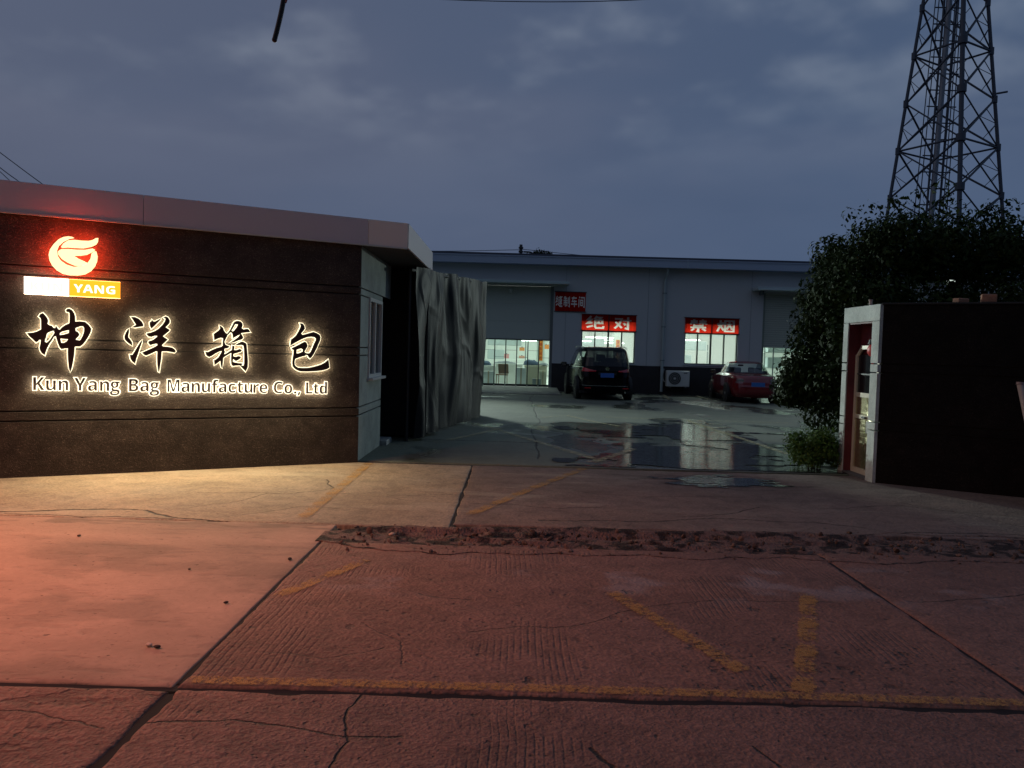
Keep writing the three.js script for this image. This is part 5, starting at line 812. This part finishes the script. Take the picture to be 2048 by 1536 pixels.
{   // red saloon
  const t = thing('sedan', 'red saloon car parked right of the van, seen from behind', 'car', [8.2, 0, -27.45], -0.06);
  const paint = new THREE.MeshPhysicalMaterial({ color: new THREE.Color().setRGB(0.2, 0.007, 0.012), roughness: 0.25, clearcoat: 1, clearcoatRoughness: 0.05 });
  const lens = new THREE.MeshPhysicalMaterial({ color: new THREE.Color().setRGB(0.26, 0.16, 0.17), roughness: 0.12, clearcoat: 1, metalness: 0.3 });
  const levels = [[0.2, 0.74, 1.98, -2.0], [0.32, 0.8, 2.1, -2.1], [0.48, 0.825, 2.14, -2.13], [0.62, 0.835, 2.12, -2.12], [0.78, 0.835, 2.09, -2.0], [0.88, 0.82, 2.05, -1.6], [0.925, 0.785, 1.97, -1.2], [0.955, 0.75, 1.66, -0.98], [0.975, 0.735, 1.46, -0.9], [1.1, 0.685, 1.2, -0.62], [1.25, 0.62, 0.88, -0.3], [1.34, 0.565, 0.66, -0.1], [1.385, 0.47, 0.45, 0.0], [1.405, 0.25, 0.3, 0.12]];
  carSkin(levels, (x, y, z, n) => {
    const side = Math.abs(n.x) > 0.55;
    if (z > 1.9 && y > 0.665 && y < 0.83 && Math.abs(x) > 0.44) return x < 0 ? 'tail_light' : 'tail_light_r';
    if (z > 0.5 && n.z > 0.3 && y > 0.985 && y < 1.32 && Math.abs(x) < 0.69 - (y - 0.98) * 0.42) return 'rear_window';
    if (side && y > 0.985 && y < 1.31 && z > -0.8 + (y - 0.985) * 1.9 && z < 1.22 - (y - 0.985) * 1.55 && Math.abs(z - 0.2) > 0.045) return (x < 0 ? 'lw' : 'rw') + (z > 0.2 ? 1 : 2);
    if (n.z < -0.25 && y > 0.985 && y < 1.32 && Math.abs(x) < 0.68 - (y - 0.98) * 0.4) return 'windscreen';
    return 'body';
  }, t, { body: paint, tail_light: lens, rear_window: carGlass([0.78, 0.84, 0.82]), side_window: carGlass([0.75, 0.85, 0.8]), windscreen: Object.assign(carGlass([0.85, 0.92, 0.88]), { roughness: 0.75 }) }, { names: { tail_light_r: 'tail_light', lw1: 'side_window', lw2: 'side_window', lw3: 'side_window', rw1: 'side_window', rw2: 'side_window', rw3: 'side_window' }, ea: 0.36, eb: 0.8 });
  part('underside', [box(-0.74, 0.74, 0.18, 0.26, -1.95, 1.6), box(-0.72, 0.72, 0.26, 0.8, -1.9, -0.9)], std(0.01, 0.01, 0.01, 0.9), t);
  part('parcel_shelf', [box(-0.66, 0.66, 0.92, 0.95, 0.9, 1.4)], std(0.03, 0.02, 0.02, 0.9), t);
  for (const s of [-1, 1]) { wheel(t, s * 0.755, 1.24, 0.3, 0.19, s); wheel(t, s * 0.755, -1.3, 0.3, 0.19, s); for (const z of [1.24, -1.3]) part('wheel_arch', [new THREE.CylinderGeometry(0.355, 0.355, 0.08, 30).rotateZ(Math.PI / 2).translate(s * 0.802, 0.31, z)], std(0.012, 0.01, 0.01, 0.6), t);
    const m = new THREE.Group(); m.name = 'wing_mirror'; t.add(m); part('mirror_shell', [new RoundedBoxGeometry(0.2, 0.13, 0.09, 3, 0.04).translate(s * 0.92, 0.99, -0.55), box(s * 0.8 - 0.05, s * 0.8 + 0.05, 0.95, 0.985, -0.57, -0.53)], std(0.03, 0.01, 0.01, 0.3), m); part('mirror_glass', [box(s * 0.92 - 0.07, s * 0.92 + 0.07, 0.945, 1.035, -0.504, -0.501)], std(0.5, 0.55, 0.55, 0.05, 1), m);
    part('lamp_bezel', [box(s * 0.53 - 0.1, s * 0.53 + 0.1, 0.73, 0.8, 2.1, 2.108)], std(0.55, 0.52, 0.52, 0.2, 0.8), t); }
  part('number_plate', [new RoundedBoxGeometry(0.44, 0.14, 0.015, 1, 0.006).translate(0.04, 0.64, 2.122)], std(0.05, 0.17, 0.5, 0.4), t);
  part('emblem', [new THREE.CylinderGeometry(0.035, 0.035, 0.01, 16).rotateX(Math.PI / 2).scale(1.4, 1, 1).translate(0.04, 0.83, 2.065)], std(0.6, 0.55, 0.55, 0.2, 0.9), t);
  part('boot_seam', [box(-0.62, 0.62, 0.548, 0.556, 2.126, 2.134)], std(0.02, 0.004, 0.004, 0.6), t);
  for (const [x, z] of [[-0.34, 0.75], [0.34, 0.75], [-0.34, -0.1], [0.34, -0.1]]) part('seat', [new RoundedBoxGeometry(0.46, 0.5, 0.13, 2, 0.05).translate(x, 0.76, z), new RoundedBoxGeometry(0.25, 0.17, 0.09, 2, 0.04).translate(x, 1.09, z + 0.02)], std(0.03, 0.04, 0.05, 0.8), t);
  part('rear_view_mirror', [new RoundedBoxGeometry(0.2, 0.06, 0.03, 1, 0.01).translate(-0.02, 1.24, -0.2)], std(0.02, 0.02, 0.02, 0.4), t);
}

// ------------------------------------------------------------------ trees, shrub, tower, poles and wires
// leaves: folded diamonds strewn over many small clumps
function foliage(clumps, perArea, size, seed, tint) {
  const r = rng(seed), P = [], N = [], C = [], a = new THREE.Vector3(), n = new THREE.Vector3(), u = new THREE.Vector3(), v = new THREE.Vector3(), q = new THREE.Vector3();
  for (const [cx, cy, cz, R, sq = 0.8] of clumps) {
    const count = Math.round(perArea * R * R);
    for (let i = 0; i < count; i++) {
      n.set(r() * 2 - 1, r() * 2 - 1, r() * 2 - 1).normalize(); const k = R * (0.45 + 0.62 * Math.sqrt(r())); a.set(cx + n.x * k, cy + n.y * k * sq, cz + n.z * k); if (a.y < 0.03) continue;
      q.set(r() - 0.5, r() - 0.35, r() - 0.5).multiplyScalar(1.3).add(n).normalize(); u.set(r() - 0.5, r() * -0.8, r() - 0.5).addScaledVector(q, -0.1); u.addScaledVector(q, -u.dot(q)).normalize(); v.crossVectors(q, u);
      const L = size * (0.45 + 0.95 * r() * r() + 0.2 * r()), w = L * (0.2 + 0.1 * r()), bend = L * 0.12, t = 0.6 + 0.7 * r(), yl = r() < 0.12 ? 1.5 : 1;
      const pt = (s, x, h) => [a.x + u.x * s + v.x * x + q.x * h, a.y + u.y * s + v.y * x + q.y * h, a.z + u.z * s + v.z * x + q.z * h];
      const b0 = pt(-L / 2, 0, -bend), l = pt(-0.05 * L, -w, bend * 0.4), rr = pt(-0.05 * L, w, bend * 0.4), m = pt(0, 0, 0), e = pt(L / 2, 0, -bend);
      for (const tri of [[b0, l, m], [b0, m, rr], [l, e, m], [m, e, rr]]) for (const p of tri) { P.push(...p); N.push(q.x, q.y, q.z); C.push(tint[0] * t * yl, tint[1] * t * (yl > 1 ? 1.25 : 1), tint[2] * t); }
    }
  }
  const g = new THREE.BufferGeometry(); g.setAttribute('position', new THREE.Float32BufferAttribute(P, 3)); g.setAttribute('normal', new THREE.Float32BufferAttribute(N, 3)); g.setAttribute('color', new THREE.Float32BufferAttribute(C, 3)); return g;
}
const leafMat = new THREE.MeshPhysicalMaterial({ vertexColors: true, roughness: 0.65, side: THREE.DoubleSide, specularIntensity: 0.15, transmission: 0.2, thickness: 0 });
const bark = paintWall(0.07, 0.055, 0.045, 0.95, 0.02);
function limb(pts, r0, r1) { const c = new THREE.CatmullRomCurve3(pts.map((p) => new THREE.Vector3(...p))), g = new THREE.TubeGeometry(c, 24, 1, 8), p = g.attributes.position, o = new THREE.Vector3(); for (let i = 0; i < p.count; i++) { const t = Math.floor(i / 9) / 24; c.getPointAt(t, o); const k = mix(r0, r1, t); p.setXYZ(i, o.x + (p.getX(i) - o.x) * k, o.y + (p.getY(i) - o.y) * k, o.z + (p.getZ(i) - o.z) * k); } return g; }
{
  const t = thing('tree', 'broad dark evergreen tree rising behind the black wing wall', 'tree', [0, 0, 0]);
  const r = rng(31), cl = [];
  // outline of the crown as seen from the street, then filled in depth
  const top = (x) => (x < 5.2 ? mix(1.2, 2.95, sstep(4.72, 5.25, x)) : x < 5.6 ? mix(2.95, 3.8, (x - 5.2) / 0.4) : x < 6.4 ? mix(3.8, 4.05, (x - 5.6) / 0.8) : 4.06 + 0.1 * Math.sin(x * 3)), low = (x) => (x < 5.75 ? 0.7 - 0.25 * sstep(4.7, 5.5, x) : 0.6);
  for (let i = 0; i < 640; i++) {
    const x = mix(4.75, 10.8, r() ** 1.15), z = -12.9 + (r() - 0.5) * 2.3 * sstep(4.4, 6, x) - 0.15, R = 0.2 + 0.2 * r(), yt = top(x) - R * 0.7, yl = low(x) + R * 0.7, y = mix(yl, yt, r() < 0.35 ? 0.75 + 0.25 * r() : r()); if (y < 1.8 && x > 6.8 && r() < 0.6) continue; cl.push([x, y, z, R]);
  }
  for (let i = 0; i < 26; i++) { const x = mix(4.72, 10, i / 25) + (r() - 0.5) * 0.15; cl.push([x, top(x) + 0.02 + 0.1 * r(), -12.9 + (r() - 0.5) * 0.8, 0.13 + 0.08 * r(), 1.3]); }
  for (const [x, y] of [[4.62, 0.9], [4.6, 1.1], [4.7, 1.5], [4.68, 1.35], [5.0, 2.1], [5.1, 2.5], [4.95, 0.72], [5.2, 0.62], [5.45, 0.5], [5.6, 0.42], [5.2, 2.95], [5.3, 3.5], [5.22, 3.35]]) cl.push([x, y, -12.85 + 0.3 * (r() - 0.5), 0.15 + 0.07 * r(), 1]);
  for (let i = 0; i < 150; i++) cl.push([mix(4.95, 9.5, r()), 0.3 + 2.3 * r(), -11.5 - 1.0 * r(), 0.24 + 0.16 * r()]);
  const m = part('crown', foliage(cl, 1150, 0.105, 12, [0.024, 0.042, 0.01]), leafMat, t); void m;
  part('trunk', [limb([[7.4, -0.06, -13], [7.42, 0.9, -13.05], [7.3, 1.9, -13], [7.35, 2.9, -12.95]], 0.16, 0.08)], bark, t);
  for (const b of [[[7.4, 1.0, -13], [6.5, 1.6, -12.9], [5.6, 1.9, -12.8], [5.0, 2.2, -12.8]], [[7.35, 1.4, -13], [6.6, 2.4, -13.2], [6.0, 3.2, -13.1], [5.8, 3.7, -13]], [[7.35, 1.7, -13], [8.3, 2.5, -12.9], [9.2, 3.1, -13]], [[7.4, 0.8, -13], [6.4, 0.9, -12.7], [5.5, 0.8, -12.7], [5.1, 0.75, -12.8]], [[7.32, 2.2, -13], [7.5, 3.2, -13], [7.6, 3.9, -13]]]) part('limb', [limb(b, 0.07, 0.015)], bark, t);
}
{
  const t = thing('shrub', 'small bright green shrub at the foot of the side doorway', 'shrub', [0, 0, 0]), r = rng(8), cl = [];
  for (let i = 0; i < 85; i++) { const a = r() * 6.283, k = Math.sqrt(r()) * 0.37; cl.push([4.34 + Math.cos(a) * k, 0.1 + 0.46 * r() * (1 - k * k * 3), -10.9 + Math.sin(a) * k * 0.9, 0.1 + 0.05 * r()]); }
  part('shrub_leaves', foliage(cl, 5200, 0.055, 5, [0.075, 0.14, 0.03]), leafMat, t);
  for (let k = 0; k < 5; k++) part('stem', [limb([[4.34 + (k - 2) * 0.03, -0.06, -10.9], [4.34 + (k - 2) * 0.07, 0.2, -10.9 + 0.04 * (k % 2)], [4.34 + (k - 2) * 0.13, 0.45, -10.88]], 0.012, 0.005)], bark, t);
}
{   // lattice telecom tower: four tapering legs turned corner-on, zigzag bracing, cable ladder inside
  const t = thing('lattice_tower', 'tall steel lattice tower rising behind the tree', 'tower', [25.3, 0, -46]);
  const steel = std(0.05, 0.06, 0.08, 0.55, 0.4), pale = std(0.2, 0.22, 0.25, 0.5, 0.5);
  const HD = (y) => 4.231 - 0.1116 * y, A0 = Math.PI / 2 + 0.265, corner = (k, y) => { const a = A0 + k * Math.PI / 2, h = HD(y); return [Math.cos(a) * h, y, Math.sin(a) * h]; };
  const topY = 31, lv = []; for (let y = 0.2; y < topY; y += 2.78) lv.push(y);
  for (let k = 0; k < 4; k++) part('tower_leg', [bar(corner(k, -0.07), corner(k, topY), k === 0 ? 0.13 : 0.1, 8)], steel, t);
  const lerp3 = (a, b, s) => a.map((v, i) => mix(v, b[i], s));
  for (let f = 0; f < 4; f++) for (let i = 0; i + 1 < lv.length; i++) {
    const y0 = lv[i], y1 = lv[i + 1], a = f, b = (f + 1) % 4, p0 = corner(a, y0), p1 = corner(a, y1), q0 = corner(b, y0), q1 = corner(b, y1);
    part('brace', [bar(p1, q0, 0.062, 5)], steel, t); part('brace', [bar(q1, p0, 0.045, 5)], steel, t);
    const lo = lerp3(p1, q0, 0.75), hi = lerp3(p1, q0, 0.25), lo2 = lerp3(q1, p0, 0.75), hi2 = lerp3(q1, p0, 0.25), mp = corner(a, (y0 + y1) / 2), mq = corner(b, (y0 + y1) / 2);
    for (const [u, v] of [[hi, mp], [lo2, mp], [hi2, mq], [lo, mq]]) part('thin_brace', [bar(u, v, 0.024, 4)], steel, t);
    if (i % 2 === 1) part('cross_beam', [bar(corner(a, y0), corner(b, y0), 0.06, 5)], steel, t);
  }
  for (let i = 1; i < lv.length; i++) for (let k = 0; k < 4; k++) { const c = corner(k, lv[i]); part('gusset_plate', [new THREE.CylinderGeometry(k === 0 ? 0.26 : 0.15, k === 0 ? 0.26 : 0.15, 0.4, 8).translate(...c)], steel, t); }
  const lad = new THREE.Group(); lad.name = 'cable_ladder'; t.add(lad);
  const lx = (y) => -1.35 + 0.04 * y, lz = (y) => 0.6 - 0.012 * y;
  part('ladder_rail', [bar([lx(0) - 0.35, 0, lz(0)], [lx(topY) - 0.35, topY, lz(topY)], 0.06, 6)], steel, lad); part('ladder_rail', [bar([lx(0) + 0.4, 0, lz(0)], [lx(topY) + 0.4, topY, lz(topY)], 0.06, 6)], steel, lad);
  part('cable_bundle', [bar([lx(0) - 0.1, 0, lz(0) + 0.1], [lx(topY) - 0.1, topY, lz(topY) + 0.1], 0.16, 8)], pale, lad);
  for (const d of [-0.9, -0.6, 0.75, 1.05, 1.3]) part('cable', [bar([lx(0) + d, 0, lz(0) - 0.6], [lx(topY) + d * 0.6, topY, lz(topY) - 0.4], 0.03, 5)], steel, lad);
  for (let y = 6; y < topY; y += 0.95) part('rung', [bar([lx(y) - 0.85, y, lz(y)], [lx(y) + 0.85, y, lz(y)], 0.04, 5)], steel, lad);
  part('side_arm', [bar([corner(3, 17.2)[0], 17.2, corner(3, 17.2)[2]], [corner(3, 17.2)[0] + 0.75, 17.35, corner(3, 17.2)[2]], 0.06, 6)], steel, t);
}
{   // utility pole and wires beyond the workshop roof
  const t = thing('utility_pole', 'utility pole showing above the workshop roof', 'utility pole', [0.4, 0, -60]), d = std(0.03, 0.033, 0.04, 0.8);
  part('pole_shaft', [new THREE.CylinderGeometry(0.12, 0.17, 9.75, 10).translate(0, 4.87, 0)], d, t);
  part('insulator', [new THREE.CylinderGeometry(0.19, 0.19, 0.12, 10).translate(0, 9.5, 0)], d, t); part('insulator', [new THREE.CylinderGeometry(0.19, 0.19, 0.12, 10).translate(0, 9.2, 0)], d, t); part('stay_arm', [tube([[0.2, 9.2, 0], [0.8, 9.15, 0], [1.3, 8.8, 0]], 0.07, 12, 6)], d, t);
  const wire = (pts, r, label, c = [0.03, 0.035, 0.045]) => { const m = part('overhead_wire', tube(pts, r, 60, 5), std(...c, 0.7)); tag(m, label, 'wire'); };
  wire([[-30, 8.3, -60], [-12, 8.95, -60], [-5, 9.1, -60], [0.4, 9.35, -60]], 0.025, 'thin wire running left from the utility pole above the workshop roof', [0.12, 0.14, 0.17]);
  wire([[0.4, 9.4, -60], [6, 9.0, -60], [12, 8.75, -60], [30, 8.0, -60]], 0.025, 'thin wire running right from the utility pole above the workshop roof', [0.12, 0.14, 0.17]);
  wire([[-20.5, 10.2, -25], [-16.66, 7.44, -25], [-15.2, 6.41, -25], [-12, 4.3, -25]], 0.014, 'uppermost of three thin wires at the far left above the roof edge'); wire([[-19.6, 9.3, -25], [-16.66, 6.96, -25], [-15.93, 6.45, -25], [-12.6, 4.2, -25]], 0.014, 'middle one of three thin wires at the far left above the roof edge'); wire([[-19, 8.7, -25], [-16.66, 6.83, -25], [-16.3, 6.52, -25], [-13, 4.1, -25]], 0.012, 'lowest of three thin wires at the far left above the roof edge');
  wire([[-14, 9.8, -14], [-4, 7.95, -14], [-0.35, 7.76, -14], [4, 8.05, -14], [14, 9.9, -14]], 0.008, 'thin wire sagging into the picture at the top middle');
  const s = thing('distant_tree', 'small dark tree top beside the utility pole above the workshop roof', 'tree', [0, 0, 0]), r = rng(3), cl = []; for (let i = 0; i < 26; i++) cl.push([1.75 + (r() - 0.5) * 1.5, 8.75 + r() * 0.5 - 0.1, -60 + (r() - 0.5), 0.3 + 0.15 * r()]);
  part('crown', foliage(cl, 300, 0.22, 4, [0.02, 0.03, 0.012]), leafMat, s); part('trunk', [limb([[1.75, -0.06, -60], [1.75, 4, -60], [1.75, 8.6, -60]], 0.25, 0.1)], bark, s);
  const c = thing('dangling_cable', 'thick black cable end dangling into the picture at the top', 'cable', [0, 0, 0]);
  part('cable_sheath', [tube([[-1.05, 4.6, -4], [-1.14, 4.0, -4.0], [-1.2, 3.45, -4], [-1.222, 3.28, -4], [-1.247, 3.16, -4], [-1.262, 3.1, -4]], 0.0125, 40, 10)], std(0.018, 0.012, 0.012, 0.5), c);
  part('cable_cut', [new THREE.SphereGeometry(0.0135, 10, 8).translate(-1.262, 3.1, -4)], std(0.03, 0.02, 0.018, 0.6), c);
  part('red_core', [tube([[-1.188, 3.42, -3.99], [-1.196, 3.31, -3.988], [-1.203, 3.28, -3.985]], 0.004, 10, 6)], std(0.3, 0.03, 0.02, 0.6), c);
  part('carrier_wire', [tube([[-14, 5.4, -4.2], [-1.05, 4.6, -4], [12, 5.3, -4.1]], 0.01, 40, 6)], std(0.02, 0.02, 0.02, 0.6), c);
}
{   // the dark fronts across the street, behind the viewer: they keep the low sky out of the cars' paint and the black cladding
  const t = thing('street_building', 'dark shuttered row of shops across the street, behind the viewer', 'building', [0, 0, 13]), m = smooth(0.07, 0.065, 0.065, 0.8);
  part('wall', [mbox(-45, 45, -0.07, 12, 0, 6)], m, t); part('roof', [box(-45.4, 45.4, 12, 12.4, -0.5, 6.4)], std(0.05, 0.05, 0.05, 0.8), t);
  for (let k = 0; k < 11; k++) { part('shop_shutter', [new RoundedBoxGeometry(5.6, 3, 0.1, 1, 0.02).translate(-37.5 + k * 7.5, 1.6, -0.02)], std(0.1, 0.1, 0.1, 0.6), t); part('window', [box(-39.5 + k * 7.5, -35.5 + k * 7.5, 4.6, 6.2, -0.03, 0.02)], std(0.03, 0.03, 0.035, 0.2), t); }
}
{   // small litter on the pavement
  const peb = (x, z, s, c, label) => { const t = thing('pebble', label, 'pebble', [x, 0.004, z], x * 9); part('stone', [new THREE.DodecahedronGeometry(s, 1).scale(1.3, 0.6, 0.9).translate(0, s * 0.45, 0)], std(...c, 0.9), t); };
  peb(-1.75, -3.81, 0.014, [0.05, 0.03, 0.025], 'dark pebble low on the smooth pale slab, beside a pale chip'); peb(-1.66, -4.5, 0.012, [0.05, 0.03, 0.025], 'dark pebble in the middle right of the smooth pale slab'); peb(-1.56, -5.46, 0.016, [0.04, 0.025, 0.02], 'dark pebble near the slanting joint at the top of the smooth slab'); peb(-3.35, -5.95, 0.013, [0.05, 0.03, 0.025], 'dark pebble at the far left of the smooth pale slab'); peb(-2.15, -5.15, 0.009, [0.05, 0.03, 0.025], 'tiny dark pebble in the middle of the smooth slab');
  peb(-1.8, -3.83, 0.015, [0.5, 0.4, 0.32], 'pale chip lying by the lowest dark pebble on the smooth slab'); peb(-0.95, -6.25, 0.024, [0.5, 0.36, 0.26], 'pale chip on the broken concrete strip');
}
scene.traverse((o) => { if (o.isMesh) { o.castShadow = true; o.receiveShadow = true; } });
renderer.render(scene, camera);
